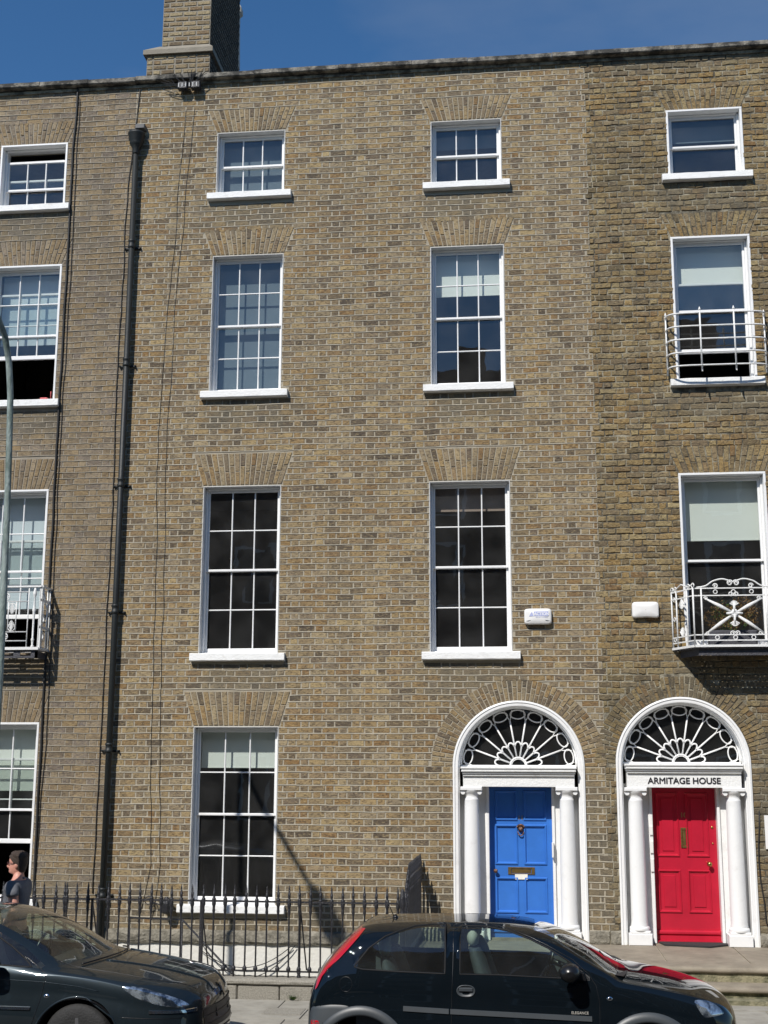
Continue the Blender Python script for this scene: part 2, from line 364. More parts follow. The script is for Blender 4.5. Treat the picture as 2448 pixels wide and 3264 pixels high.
# ------------------------------------------------------------------ ground, road, pavement
def slab_ground():
    b = MB()
    b.box(-400, 400, -400, -6.0, -.6, -.008)
    b.box(-400, 400, 21.8, 500, -.6, -.008)
    b.box(-400, -30, -6.0, 21.8, -.6, -.008); b.box(30, 400, -6.0, 21.8, -.6, -.008)
    o = b.build('ground', M['asphalt']); o['kind'] = 'structure'
    b = MB(); b.box(-30, 30, -4.0, 13.6, -.5, 0); o = b.build('road', M['asphalt']); o['kind'] = 'structure'
    b = MB()
    x = -30
    while x < 30:
        b.bbox(x+.004, x+.996, 13.6, 13.76, -.3, PZ, .02); x += 1.0
    o = b.build('kerb', M['granite']); o['kind'] = 'structure'
    b = MB(); z = PZ-.012
    b.box(-30, 30, 13.76, 15.40, -.5, z)
    o = b.build('pavement', M['mortar_left']); o['kind'] = 'structure'
    b = MB(); y = 13.765
    rows = [.52, .60, .50]
    for k, h in enumerate(rows):
        x = -30+random.random()*.5
        while x < 30:
            L = random.uniform(.62, 1.0)
            b.add([(x, y, z), (x+L-.008, y, z), (x+L-.008, y+h-.008, z), (x, y+h-.008, z), (x+.004, y+.004, PZ), (x+L-.012, y+.004, PZ+random.uniform(-.002, .002)), (x+L-.012, y+h-.012, PZ), (x+.004, y+h-.012, PZ)],
                  [(4, 5, 6, 7), (0, 1, 5, 4), (1, 2, 6, 5), (2, 3, 7, 6), (3, 0, 4, 7)])
            x += L
        y += h
    b.build('paving_flags', M['paving'], o)
    b = MB(); b.box(-30, 30, -6.0, -4.0, -.5, .1); o = b.build('far_pavement', M['paving']); o['kind'] = 'structure'
    # floor of the sunken area
    b = MB(); b.box(-30, 30, 15.40, D+.01, -2.6, -2.3); o = b.build('area_floor', M['paving']); o['kind'] = 'structure'
    b = MB(); b.box(-30, 30, 15.401, 15.62, -2.3, .02); o = b.build('area_retaining_wall', M['whitewash']); o['kind'] = 'structure'
slab_ground()

# ------------------------------------------------------------------ brick houses
CRS = .0903; UNIT = .366
def wav(x, z, s=1.0): return s*(noise.noise(Vector((x*.9, z*1.3, 3.1)))*.014+noise.noise(Vector((x*5.3, z*9, 7.7)))*.0085)
class Wall:
    def __init__(s, x0, x1, z0, z1): s.x0, s.x1, s.z0, s.z1 = x0, x1, z0, z1; s.rects = []; s.traps = []; s.rings = []; s.holes = []
    def cuts(s, z):
        c = []
        for (a, b, za, zb) in s.rects:
            if za-CRS*.35 < z < zb+CRS*.30: c.append((a, b))
        for (cx, wb, wt, za, zb) in s.traps:
            if za < z < zb:
                t = (z-za)/(zb-za); h = wb+(wt-wb)*t; c.append((cx-h, cx+h))
        for (cx, cz, r) in s.rings:
            if cz-.02 < z < cz+r:
                h = math.sqrt(r*r-(z-cz)**2); c.append((cx-h, cx+h))
        return sorted(c)
    def spans(s, z):
        tz = .062*round(1.6*noise.noise(Vector((int((z-.52)/CRS+.2)*3.7, 2.2, 0)))*1.5)       # toothed party line
        e0 = s.x0+(tz if abs(s.x0-1.03) < .01 else 0); e1 = s.x1+(tz if abs(s.x1-1.03) < .01 else 0)
        out = []; x = e0
        for a, b in s.cuts(z):
            if a > x: out.append((x, min(a, e1)))
            x = max(x, b)
        if x < e1: out.append((x, e1))
        return [o for o in out if o[1]-o[0] > .02]
    def mortar_sheet(s, name, m, parent, th=.34):
        outer = [(s.x0, s.z0), (s.x1, s.z0), (s.x1, s.z1), (s.x0, s.z1)]
        b = MB(); polys = [outer]+[list(h) for h in s.holes]
        flat = [p for q in polys for p in q]
        tris = tessellate_polygon([[Vector((p[0], p[1], 0)) for p in q] for q in polys])
        b.add([(p[0], D, p[1]) for p in flat], [tuple(t) for t in tris])
        b.add([(p[0], D+th, p[1]) for p in flat], [tuple(t) for t in tris])
        for q in polys:
            n = len(q)
            b.add([(p[0], D, p[1]) for p in q]+[(p[0], D+th, p[1]) for p in q], [(j, (j+1) % n, n+(j+1) % n, n+j) for j in range(n)])
        return b.build(name, m, parent)
    def bricks(s, name, m, parent, zfrom=None, jit=.002, gap=.010, proud=.007, inset=.004, dev=.0015):
        b = MB(); z = zfrom if zfrom else s.z0; k = 0
        while z < s.z1-.02:
            h = CRS; zt = min(z+h, s.z1); zm = (z+zt)/2
            for (a, c) in s.spans(zm):
                off = (UNIT/2 if k % 2 else 0)+noise.noise(Vector((z*.7, 0, s.x0)))*.03
                n0 = int((a-off)/UNIT)-2; x = n0*UNIT+off
                while x < c:
                    for L in (UNIT*.67, UNIT*.33):
                        xa, xb = x, x+L; x += L
                        xa2, xb2 = max(xa, a), min(xb, c)
                        if xb2-xa2 < .035: continue
                        g = gap/2; J = lambda: random.uniform(-jit, jit)
                        lo = z+g; hi = zt-g
                        q = [(xa2+g+J(), lo+wav(xa2, z)+J()), (xb2-g+J(), lo+wav(xb2, z)+J()), (xb2-g+J(), hi+wav(xb2, z)+J()), (xa2+g+J(), hi+wav(xa2, z)+J())]
                        b.rough_prism(q, D+.001, D-proud-random.uniform(-dev, dev), inset, jit*1.1)
            z += h; k += 1
        return b.build(name, m, parent)
    def ribs(s, name, m, parent, zfrom, hh=.0055, proud=.010, gapfrac=0, up=0):
        b = MB(); z = zfrom
        while z < s.z1-.02:
            for (a, c) in s.spans(z+.002):
                n = max(1, int((c-a)/.11)); top = []; bot = []; f1 = []; f2 = []
                for i in range(n+1):
                    x = a+(c-a)*i/n; zz = z+up+wav(x, z); e = hh*(1+.35*noise.noise(Vector((x*7, z*5, 1))))
                    p = proud+.0015*noise.noise(Vector((x*5, z*7, 9)))
                    top.append((x, D, zz+e*1.1)); f1.append((x, D-p, zz+e*.8)); f2.append((x, D-p, zz-e*.8)); bot.append((x, D, zz-e*1.1))
                b.sheet([top, f1, f2, bot], smooth=False)
            z += CRS
        return b.build(name, m, parent)

def flat_arch(b, cx, z, wb, wt, h, n=17, jit=.0015, gap=.007, proud=.009):
    for i in range(n):
        u0, u1 = -1+2*i/n, -1+2*(i+1)/n
        sp = .42 if i % 2 else .60
        for (t0, t1) in ((0, sp), (sp, 1)):
            def P(u, t): return (cx+u*(wb+(wt-wb)*t), z+h*t)
            gu = gap/2/wb; gt = gap/2/h; J = lambda p: (p[0]+random.uniform(-jit, jit), p[1]+random.uniform(-jit, jit))
            q = [J(P(u0+gu, t0+gt)), J(P(u1-gu, t0+gt)), J(P(u1-gu, t1-gt)), J(P(u0+gu, t1-gt))]
            b.prism(q, D+.001, D-proud+random.uniform(-.0015, .0015), .004)
def ring_arch(b, cx, cz, r0, r1, n, jit=.0015, gap=.009, proud=.009):
    for i in range(n):
        a0, a1 = math.pi*i/n, math.pi*(i+1)/n
        sp = r0+(r1-r0)*(.38 if i % 2 else .62)
        for (ra_, rb_) in ((r0, sp), (sp, r1)):
            g = gap/2; ga = g/ra_; gb = g/rb_
            P = lambda a, r: (cx+r*math.cos(a)+random.uniform(-jit, jit), cz+r*math.sin(a)+random.uniform(-jit, jit))
            q = [P(a1-ga, ra_+g), P(a0+ga, ra_+g), P(a0+gb, rb_-g), P(a1-gb, rb_-g)]
            b.prism(q, D+.001, D-proud+random.uniform(-.0015, .0015), .004)

# windows ------------------------------------------------------------
def window(house, wall, cx, zs, zh, w, sillw, cols=3, rows=(2, 2), band=0.0, blinds=(), lift=0, drop=0, sill=True, jack=.46, arches=None, label=None, extra_low=0, silldark=False):
    x0, x1 = cx-w/2, cx+w/2
    wall.rects.append((x0, x1, zs-.13 if sill else zs, zh)); wall.holes.append([(x0, zs-.10), (x1, zs-.10), (x1, zh), (x0, zh)])
    if sill: wall.rects.append((cx-sillw/2, cx+sillw/2, zs-.13, zs+.0))
    wall.traps.append((cx, w/2+.01, w/2+.17, zh-.001, zh+jack))
    arches.append((cx, zh, w/2+.005, w/2+.165, jack))
    # rendered reveal, painted
    b = MB(); t = .012; pr = .004 if band else -.001; yf = D-pr-.008; yb = D+.15
    e = band
    b.bbox(x0-e, x0+t, yf, yb, zs-.02, zh-t, .004); b.bbox(x1-t, x1+e, yf, yb, zs-.02, zh-t, .004); b.bbox(x0-e, x1+e, yf, yb, zh-t, zh+e, .004)
    f = b.build('window', M['white'] if band else M['reveal'], house)
    if label: f['label'] = label
    # box frame
    b = MB(); y0, y1 = D+.105, D+.24; fx = .042; tz = .022
    b.bbox(x0+t, x0+t+fx*.7, y0, y1, zs, zh-t, .005); b.bbox(x1-t-fx*.7, x1-t, y0, y1, zs, zh-t, .005); b.bbox(x0+t, x1-t, y0, y1, zh-t-tz, zh-t, .005)
    b.bbox(x0+t, x1-t, y0, y1+.02, zs-.02, zs+.022, .005)
    b.build('frame', M['white'], f)
    gx0, gx1 = x0+t+fx*.7, x1-t-fx*.7; gz0, gz1 = zs+.022, zh-t-tz
    zm = (gz0+gz1)/2
    def sash(za, zb, y, r, bot, top, c):
        b = MB(); st = .034; d = .034
        b.bbox(gx0, gx0+st, y, y+d, za, zb, .006); b.bbox(gx1-st, gx1, y, y+d, za, zb, .006)
        b.bbox(gx0+st, gx1-st, y, y+d, za, za+bot, .006); b.bbox(gx0+st, gx1-st, y, y+d, zb-top, zb, .006)
        ax, bx, az, bz = gx0+st, gx1-st, za+bot, zb-top
        for i in range(1, c):
            x = ax+(bx-ax)*i/c; b.bbox(x-.0095, x+.0095, y+.004, y+d-.004, az, bz, .006)
        for i in range(1, r):
            z = az+(bz-az)*i/r; b.bbox(ax, bx, y+.006, y+d-.006, z-.0095, z+.0095, .006)
        so_ = b.build('sash', M['white'], f)
        g = MB()
        for i in range(c):
            for j in range(r):     # each pane leans a touch differently
                xa, xb = ax+(bx-ax)*i/c, ax+(bx-ax)*(i+1)/c; z0_, z1_ = az+(bz-az)*j/r, az+(bz-az)*(j+1)/r
                yy = y+d*.5; q = [random.uniform(-.0012, .0012) for _ in range(4)]
                g.add([(xa, yy+q[0], z0_), (xb, yy+q[1], z0_), (xb, yy+q[2], z1_), (xa, yy+q[3], z1_)], [(0, 1, 2, 3)])
        g.build('pane', M['glass'], f)
    sash(zm-.018-drop, gz1-drop, D+.135, rows[0], .036, .042, cols)
    sash(gz0+lift, zm+.018+lift, D+.175, rows[1], .065, .036, cols)
    for (kind, frac) in blinds:
        b = MB()
        if kind == 'sheer': b.box(gx0, gx1, D+.33, D+.335, gz0+(gz1-gz0)*frac, gz1)
        else: b.box(gx0+.01, gx1-.01, D+.30, D+.304, gz1-(gz1-gz0)*frac, gz1); b.box(gx0+.01, gx1-.01, D+.296, D+.308, gz1-(gz1-gz0)*frac-.02, gz1-(gz1-gz0)*frac)
        b.build('blind', M[{'w': 'blind', 'g': 'blind_grey', 'p': 'blind_pink', 'sheer': 'sheer'}[kind]], f)
    if sill:
        b = MB(); n = 14; a0, a1 = cx-sillw/2, cx+sillw/2; zt = zs; zb = zs-.115; yf = D-.095
        rows_ = []
        for k, (yy, zz) in enumerate(((D+.14, zt+.004), (D-.08, zt-.003), (yf, zt-.012), (yf-.002, zb+.012), (D-.08, zb), (D+.02, zb))):
            rows_.append([(a0+(a1-a0)*i/n, yy+noise.noise(Vector((i*.9+cx, k, zs)))*.004, zz+noise.noise(Vector((i*.7+cx, k*2, zs)))*.004) for i in range(n+1)])
        b.sheet(rows_, smooth=False)
        for i in (0, n): b.add([r[i] for r in rows_], [tuple(range(6))])
        b.build('sill', M['offwhite'], f)
    return f

def house_shell(name, x0, x1, label, loc):
    return thing(name, loc, label, 'house')
HL = house_shell('brick_house', -9.6, -6.06, 'brown brick house at the left edge with thin raised grey joints and a white balcony', (-7.8, D, 0))
HM = house_shell('brick_house', -6.06, 1.03, 'wide brown brick house with the bright blue door and pale pointing', (-2.5, D, 0))
HR = house_shell('brick_house', 1.03, 5.2, 'older darker yellow brick house with the bright red door', (3, D, 0))
WLft = Wall(-9.6, -6.06, -2.35, 13.47); WMid = Wall(-6.06, 1.03, -2.35, 13.47); WRgt = Wall(1.03, 5.2, -2.35, 13.47)
AL, AM, AR = [], [], []
AX, BX, CX, LX = -4.171, -.799, 2.795, -7.71
# middle house
window(HM, WMid, AX, 11.533, 12.569, 1.086, 1.323, 3, (1, 1), arches=AM, jack=.40, blinds=(('g', .99),))
window(HM, WMid, AX, 8.318, 10.502, 1.11, 1.331, 3, (2, 2), arches=AM, blinds=(('g', .99),), jack=.44)
window(HM, WMid, AX, 4.370, 6.855, 1.174, 1.392, 3, (2, 2), arches=AM, jack=.5)
window(HM, WMid, AX, .877, 3.324, 1.24, 1.517, 3, (2, 2), arches=AM, blinds=(('w', .22),), jack=.5)
window(HM, WMid, BX, 11.533, 12.569, 1.086, 1.323, 3, (1, 1), arches=AM, jack=.40, blinds=(('g', .28),))
window(HM, WMid, BX, 8.318, 10.502, 1.11, 1.331, 3, (2, 2), arches=AM, blinds=(('w', .30),), jack=.44)
window(HM, WMid, BX, 4.370, 6.855, 1.174, 1.392, 3, (2, 2), arches=AM, blinds=(('p', .14),), jack=.5)
# right house
window(HR, WRgt, CX, 11.489, 12.532, 1.082, 1.32, 1, (1, 1), band=.022, arches=AR, jack=.36, blinds=(('g', .33),), label='plain two-pane sash window with a half drawn grey blind')
window(HR, WRgt, CX, 8.291, 10.482, 1.105, 1.33, 1, (1, 1), band=.022, arches=AR, jack=.40, blinds=(('w', .26),), drop=.0, lift=.43, label='large-paned sash window with its lower sash pushed up behind the bowed guard')
window(HR, WRgt, CX, 4.43, 6.879, 1.17, 1.36, 1, (1, 1), band=.022, arches=AR, jack=.42, blinds=(('w', .36),), sill=False)
# left house
window(HL, WLft, LX, 11.482, 12.528, 1.07, 1.30, 3, (1, 1), band=.02, arches=AL, jack=.40, drop=.17)
window(HL, WLft, LX, 8.268, 10.461, 1.10, 1.31, 3, (2, 2), band=.02, arches=AL, jack=.44, lift=.70, blinds=(('sheer', .46),), label='sash window with its lower half raised and white paper behind the glass')
window(HL, WLft, LX-.04, 4.43, 6.846, 1.16, 1.36, 3, (2, 2), band=.02, arches=AL, jack=.5, lift=.47, blinds=(('sheer', .27),), sill=False)
window(HL, WLft, LX, .92, 3.365, 1.19, 1.45, 3, (2, 2), band=.02, arches=AL, jack=.48, lift=.72, blinds=(('w', .38),), label='ground floor sash window with its lower half raised behind the passer-by')

# door openings -------------------------------------------------------
DOORS = [dict(c=-.16, hw=.898, sp=2.773, ro=1.215, h=HM, w=WMid), dict(c=2.083, hw=.895, sp=2.82, ro=1.20, h=HR, w=WRgt)]
for d in DOORS:
    c, hw, s_ = d['c'], d['hw'], d['sp']
    d['w'].holes.append([(c-hw+.03, TZ-.35), (c+hw-.03, TZ-.35)]+arc(c, s_, hw-.03, 0, 180, 28))
    d['w'].rects.append((c-hw-.0, c+hw+.0, TZ-.3, s_+.02)); d['w'].rings.append((c, s_, d['ro']+.003))
# walls
WMid.rects.append((-9, 9, -3, .53)); WLft.rects.append((-99, 9, -3, .53)); WRgt.rects.append((-9, 99, -3, TZ+.16))
wm = WMid.mortar_sheet('wall', M['mortar'], HM); WMid.bricks('brickwork', M['brick_mid'], wm, zfrom=.52, gap=.019, proud=.006)
WMid.ribs('pointing', M['rib'], wm, .52, hh=.0072, proud=.0085)
wl_ = WLft.mortar_sheet('wall', M['mortar_left'], HL); WLft.bricks('brickwork', M['brick_left'], wl_, zfrom=.52, gap=.012, proud=.006)
WLft.ribs('pointing', M['rib_left'], wl_, .52, hh=.0055, proud=.011, up=.003)
wr_ = WRgt.mortar_sheet('wall', M['mortar_right'], HR); WRgt.bricks('brickwork', M['brick_right'], wr_, zfrom=.52, gap=.013, proud=.0095, jit=.006, inset=.009, dev=.005)
for (A_, h_, m_, j_) in ((AM, wm, 'brick_mid', .0015), (AL, wl_, 'brick_left', .0015), (AR, wr_, 'brick_right', .006)):
    for (cx, z, wb, wt, h) in A_: b = MB(); flat_arch(b, cx, z+.012, wb, wt, h-.012, 17, jit=j_, gap=.012); b.build('window_arch', M[m_], h_)
for d, h_, m_, j_ in ((DOORS[0], wm, 'brick_mid', .0015), (DOORS[1], wr_, 'brick_right', .006)):
    b = MB(); ring_arch(b, d['c'], d['sp'], d['hw']+.012, d['ro'], 52, jit=j_, gap=.014)
    b.build('door_arch', M[m_], h_)

# rough stone ledge and white basement wall below it
def ledge(x0, x1, z0, z1, parent, pr=.07, m='ledge'):
    b = MB(); n = int((x1-x0)/.12)+1; rows_ = []
    for k, (yy, zz) in enumerate(((D, z1), (D-pr*.8, z1-.02), (D-pr, z1-.06), (D-pr, z0+.03), (D-pr*.7, z0), (D, z0-.0))):
        rows_.append([(x0+(x1-x0)*i/n, yy+noise.noise(Vector((x0+i*.6, k*.7, 5)))*.022*(k not in (0, 5)), zz+noise.noise(Vector((x0+i*.45, k*1.3, 2)))*.022) for i in range(n+1)])
    b.sheet(rows_, smooth=False)
    for i in (0, n): b.add([r[i] for r in rows_], [tuple(range(6))])
    b.build('stone_ledge', M[m], parent)
ledge(-6.06, -1.5, .36, .54, wm); ledge(-9.6, -6.06, .36, .55, wl_)
ledge(-1.5, -1.06, TZ, .60, wm, .03); ledge(.75, 1.02, TZ, .62, wm, .03); ledge(1.04, 1.18, TZ, .62, wr_, .03); ledge(2.99, 5.2, TZ, .60, wr_, .05)
for (x0, x1, h_) in ((-9.6, -6.06, wl_), (-6.06, -1.5, wm)):
    b = MB(); n = 24
    rows_ = [[(x0+(x1-x0)*i/n, D-.02+noise.noise(Vector((x0+i*.8, k*.5, 1)))*.012, .38-k*.27) for i in range(n+1)] for k in range(11)]
    b.sheet(rows_); b.build('basement_wall', M['whitewash'], h_)

# coping
def coping(x0, x1, parent):
    b = MB(); x = x0
    while x < x1:
        L = min(random.uniform(.8, 1.5), x1-x); n = max(2, int(L/.1)); dz = random.uniform(-.008, .008); dy = random.uniform(-.006, .006); rows_ = []
        for k, (yy, zz) in enumerate(((D+.36, 13.58), (D-.08, 13.585), (D-.115, 13.57), (D-.125, 13.50), (D-.11, 13.485), (D+.36, 13.465))):
            rows_.append([(x+.003+(L-.006)*i/n, yy+dy+noise.noise(Vector((x+i*.5, k, 8)))*.008, zz+dz+noise.noise(Vector((x+i*.6, k*2, 4)))*.005) for i in range(n+1)])
        b.sheet(rows_, smooth=False)
        for i in (0, n): b.add([r[i] for r in rows_], [tuple(range(6))])
        x += L
    b.build('parapet_coping', M['stone'], parent)
coping(-9.6, -6.06, HL); coping(-6.06, 1.03, HM); coping(1.03, 5.2, HR)
b = MB(); b.box(-9.6, 5.2, D-.03, D+.02, 13.42, 13.47); b.build('parapet_course', M['mortar_right'], HM)
# roofs and dark rooms behind
for (h_, x0, x1) in ((HL, -9.6, -6.06), (HM, -6.06, 1.03), (HR, 1.03, 5.2)):
    b = MB(); x0 += .01; x1 -= .01
    b.box(x0, x1, D+.35, D+10, 13.0, 13.1)
    b.add([(x0, D+.4, 13.1), (x1, D+.4, 13.1), (x1, D+5, 14.6), (x0, D+5, 14.6), (x0, D+10, 13.1), (x1, D+10, 13.1)], [(0, 1, 2, 3), (3, 2, 5, 4)])
    b.build('roof', M['slate'], h_)
    b = MB(); yb = D+4.5
    b.box(x0, x1, yb, yb+.1, -2.3, 13.0)
    for z in (.3, 4.0, 7.6, 11.1): b.box(x0, x1, D+.34, yb, z-.2, z)
    b.box(x0, x0+.08, D+.34, yb, -2.3, 13.0); b.box(x1-.08, x1, D+.34, yb, -2.3, 13.0)
    mid = (x0+x1)/2-.1 if h_ is HM else None
    if mid: b.box(-2.4, -2.3, D+.34, yb, .3, 13.0)
    b.build('interior', M['room'], h_)
# chimney
def chimney():
    X0, X1, Y0, Y1 = -6.07, -5.0, D+.45, D+2.6; bs_ = [None]
    def stack(b, mb, x0, x1, y0, y1, z0, z1):
        mb.box(x0+.004, x1-.004, y0+.004, y1-.004, z0, z1)
        z = z0; k = 0
        while z < z1-.03:
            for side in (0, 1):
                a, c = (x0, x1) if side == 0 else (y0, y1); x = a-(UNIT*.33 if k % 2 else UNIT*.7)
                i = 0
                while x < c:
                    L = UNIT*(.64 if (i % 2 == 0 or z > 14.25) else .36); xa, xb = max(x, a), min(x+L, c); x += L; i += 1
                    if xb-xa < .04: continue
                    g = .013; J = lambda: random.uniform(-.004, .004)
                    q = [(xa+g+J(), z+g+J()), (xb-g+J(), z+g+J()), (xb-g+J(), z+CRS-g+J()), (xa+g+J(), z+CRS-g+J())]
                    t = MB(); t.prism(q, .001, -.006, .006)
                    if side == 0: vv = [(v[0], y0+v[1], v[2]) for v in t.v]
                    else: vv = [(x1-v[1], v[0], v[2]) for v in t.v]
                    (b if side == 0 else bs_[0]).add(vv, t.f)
            z += CRS; k += 1
    mb = MB(); q4 = []
    for a_ in ((X0, X1, Y0, Y1, 13.1, 14.27), (X0+.20, X1-.05, Y0+.15, Y1+.02, 14.42, 17.0)):
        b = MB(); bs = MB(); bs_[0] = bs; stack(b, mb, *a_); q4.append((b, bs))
    p = mb.build('chimney', M['mortar_ch'], HM)
    for b, bs in q4: b.build('brickwork', M['brick_chim'], p); bs.build('sooty_brickwork', M['brick_dark'], p)  # sooty_brickwork is the right side, in much darker brick than the front
    s = MB(); n = 10                                    # mortar shoulder
    o = [(X0-.05, Y0-.05, 14.27), (X1+.05, Y0-.05, 14.27), (X1+.05, Y1+.05, 14.27), (X0-.05, Y1+.05, 14.27)]
    u = [(x, y, 14.35) for x, y, z in o]; t = [(X0+.16, Y0+.12, 14.50), (X1-.06, Y0+.12, 14.50), (X1-.06, Y1-.2, 14.50), (X0+.16, Y1-.2, 14.50)]
    s.add(o+u+t, [(0, 3, 2, 1)]+[(j, (j+1) % 4, 4+(j+1) % 4, 4+j) for j in range(4)]+[(4+j, 4+(j+1) % 4, 8+(j+1) % 4, 8+j) for j in range(4)])
    s.build('chimney_shoulder', M['mortar_ch'], p)
    for (x, y, zb) in ((-5.42, 21.2, 16.0), (-5.45, 21.75, 15.9)):
        q = MB(); q.lathe([(.17, 0), (.15, .9), (.15, 1.1), (.20, 1.15), (.20, 1.25), (.15, 1.35), (.10, 1.37)], (x, y, zb), 8, smooth=False)
        q.build('chimney_pot', M['pot'], HM)
chimney()

# ------------------------------------------------------------------ doorways
def doorway(d, dm, red):
    c, hw, s_, H_ = d['c'], d['hw'], d['sp'], d['h']
    # moulded architrave round the opening
    b = MB()
    prof = [(hw+.012, D+.01), (hw+.012, D-.028), (hw-.012, D-.036), (hw-.026, D-.022), (hw-.036, D-.024), (hw-.060, D-.02), (hw-.064, D+.0), (hw-.078, D+.01), (hw-.082, D+.30)]
    path = [('L', TZ), ('L', 1.2), ('L', 2.0)]; n = 40; rows_ = []
    for (r, y) in prof:
        row = [(c-r, y, TZ), (c-r, y, 1.2), (c-r, y, 2.2)]+[(c+r*math.cos(math.pi*(1-i/n)), y, s_+r*math.sin(math.pi*(1-i/n))) for i in range(n+1)]+[(c+r, y, 2.2), (c+r, y, 1.2), (c+r, y, TZ)]
        rows_.append(row)
    b.sheet(rows_, smooth=False)
    S0 = b.build('door_surround', M['white'], H_); shade(S0, 25)
    ri = hw-.082; yb = D+.33                    # door plane
    # side panels behind the columns, soffit board
    b = MB(); dw = .455; dc = c+.015
    for sgn in (-1, 1):
        xo = c+sgn*ri; xi = dc+sgn*dw; a_, z_ = min(xo, xi), max(xo, xi)
        b.box(a_, z_, D+.20, D+.26, TZ, s_-.27)
        b.bbox(min(xi, xi-sgn*.0)-.02, max(xi, xi)+.02, D+.17, yb, TZ, s_-.27, .006)
    b.build('side_panel', M['white'], S0)
    # columns
    for sgn in (-1, 1):
        x = c+sgn*.655; y = D+.045; z0 = TZ
        q = MB(); q.bbox(x-.155, x+.155, y-.13, y+.15, z0-.0, z0+.15, .008); q.bbox(x-.135, x+.135, y-.115, y+.13, z0+.15, z0+.185, .008)
        q.lathe([(.13, .185), (.137, .205), (.13, .23), (.116, .24), (.114, .26), (.110, .3), (.108, 1.0), (.099, 1.80), (.097, 1.87), (.098, 1.88), (.098, 1.90), (.090, 1.91), (.090, 1.95), (.105, 1.97), (.125, 1.995), (.13, 2.01)], (x, y, z0), 24)
        q.bbox(x-.15, x+.15, y-.125, y+.14, z0+2.01, z0+2.06, .008)
        # volutes of the capital
        for k in (-1, 1): q.lathe([(.03, -.10), (.034, -.09), (.034, .09), (.03, .10)], (x+k*.115, y, z0+1.985), 10, 'y')
        co = q.build('column', M['white'], S0); shade(co, 40)
    # entablature: frieze, stepped cornice
    zt = s_; b = MB(); e = ri-.02
    z1 = TZ+2.06
    b.bbox(c-e+.03, c+e-.03, D-.06, D+.28, z1, zt-.13, .004)
    for k, (za, zb, pr) in enumerate(((zt-.13, zt-.10, .09), (zt-.10, zt-.07, .11), (zt-.07, zt-.03, .135), (zt-.03, zt+.0, .15))):
        b.bbox(c-e-.0+(.03-.01*k), c+e+.0-(.03-.01*k), D+.0-pr, D+.28, za, zb, .006)
    en = b.build('entablature', M['offwhite'], S0)
    if red: text('ARMITAGE HOUSE', .115, (c, D-.062, z1+.055), M['ink'], S0, 'lettering', bold=0, xs=1.02, ext=.004, fat=.0032)
    # fanlight
    f = MB(); g = MB(); fz = zt+.012; Rf = ri+.01; y = D+.20; tr = .0120
    def T(pts, r=tr): f.tube([(p[0], y, p[1]) for p in pts], r, 6, flat=1.3)
    T(arc(c, fz, .115, 0, 180, 20), .013); T(arc(c, fz, .095, 0, 180, 20), .006)
    N = 9; rp = .275
    for i in range(1, N): 
        a = 180*i/N; p = lambda r: (c+r*math.cos(R(a)), fz+r*math.sin(R(a)))
        T([p(.115), p(.64)])
    for i in range(N):
        a0, a1 = 180*i/N, 180*(i+1)/N; am = (a0+a1)/2
        P = lambda a, r: (c+r*math.cos(R(a)), fz+r*math.sin(R(a)))
        # scalloped petal tip between two spokes
        pts = [P(a0+(a1-a0)*(.04+.92*k/8), rp+.058*math.sin(math.pi*k/8)**.7) for k in range(9)]
        T(pts); 
        pts = [P(a0+(a1-a0)*k/10, .64-.028*math.sin(math.pi*k/10)*1.6) for k in range(11)]
        # ellipse ring near the rim
        cx_, cz_ = P(am, .715); tx, tz = -math.sin(R(am)), math.cos(R(am)); nx, nz_ = math.cos(R(am)), math.sin(R(am))
        T([(cx_+tx*.105*math.cos(t)+nx*.062*math.sin(t), cz_+tz*.105*math.cos(t)+nz_*.062*math.sin(t)) for t in [2*math.pi*k/20 for k in range(21)]], .0095)
        # crossing arcs to the rim
    for i in range(N+1):
        a = 180*i/N; P = lambda a, r: (c+r*math.cos(R(a)), fz+r*math.sin(R(a)))
        for sg in (-1, 1):
            if 0 <= a+sg*4 <= 180: T([P(a+sg*4*k/4, .64+.14*(k/4)**1.4) for k in range(5)], .007)
    T(arc(c, fz, Rf-.02, 0, 180, 40), .016); f.box(c-Rf+.02, c+Rf-.02, y-.02, y+.02, fz-.015, fz+.012)
    fo = f.build('fanlight', M['white'], S0)
    g.add([(p[0], y+.012, p[1]) for p in arc(c, fz, Rf, 0, 180, 32)], [tuple(range(33))]); g.build('fanlight_pane', M['glass'], S0)
    # back of the recess above the door: entablature depth closes it
    # door leaf
    zd0, zd1 = TZ+.03, z1-.0; x0, x1 = dc-dw+.02, dc+dw-.02
    b = MB(); b.bbox(x0, x1, yb, yb+.05, zd0, zd1, .004); b.bbox(x0-.01, x1+.01, yb-.03, yb+.05, zd0-.03, zd0+.10, .01) if not red else b.bbox(x0, x1, yb-.035, yb+.05, zd0-.01, zd0+.095, .012)
    b.bbox(x0+.005, x1-.005, yb-.02, yb+.05, zd0+.10, zd0+.17, .012)
    def panel(xa, xb, za, zb, raised):
        fr = []
        steps = ((0, 0), (.008, -.016), (.022, -.018), (.034, .006), (.040, .012), (.052, .012)) if not raised else ((0, 0), (.006, -.014), (.016, -.016), (.024, -.004), (.036, .008), (.05, .010), (.075, .010), (.080, .0), (.09, -.0))
        v = []
        for (i, dy) in steps: v += [(xa+i, yb+dy, za+i), (xb-i, yb+dy, za+i), (xb-i, yb+dy, zb-i), (xa+i, yb+dy, zb-i)]
        fs = [(4*k+j, 4*k+(j+1) % 4, 4*k+4+(j+1) % 4, 4*k+4+j) for k in range(len(steps)-1) for j in range(4)]
        fs.append(tuple(4*(len(steps)-1)+j for j in range(4)))
        return v, fs
    # stiles and rails stand in front of the panels
    dz = zd1-zd0; W_ = x1-x0
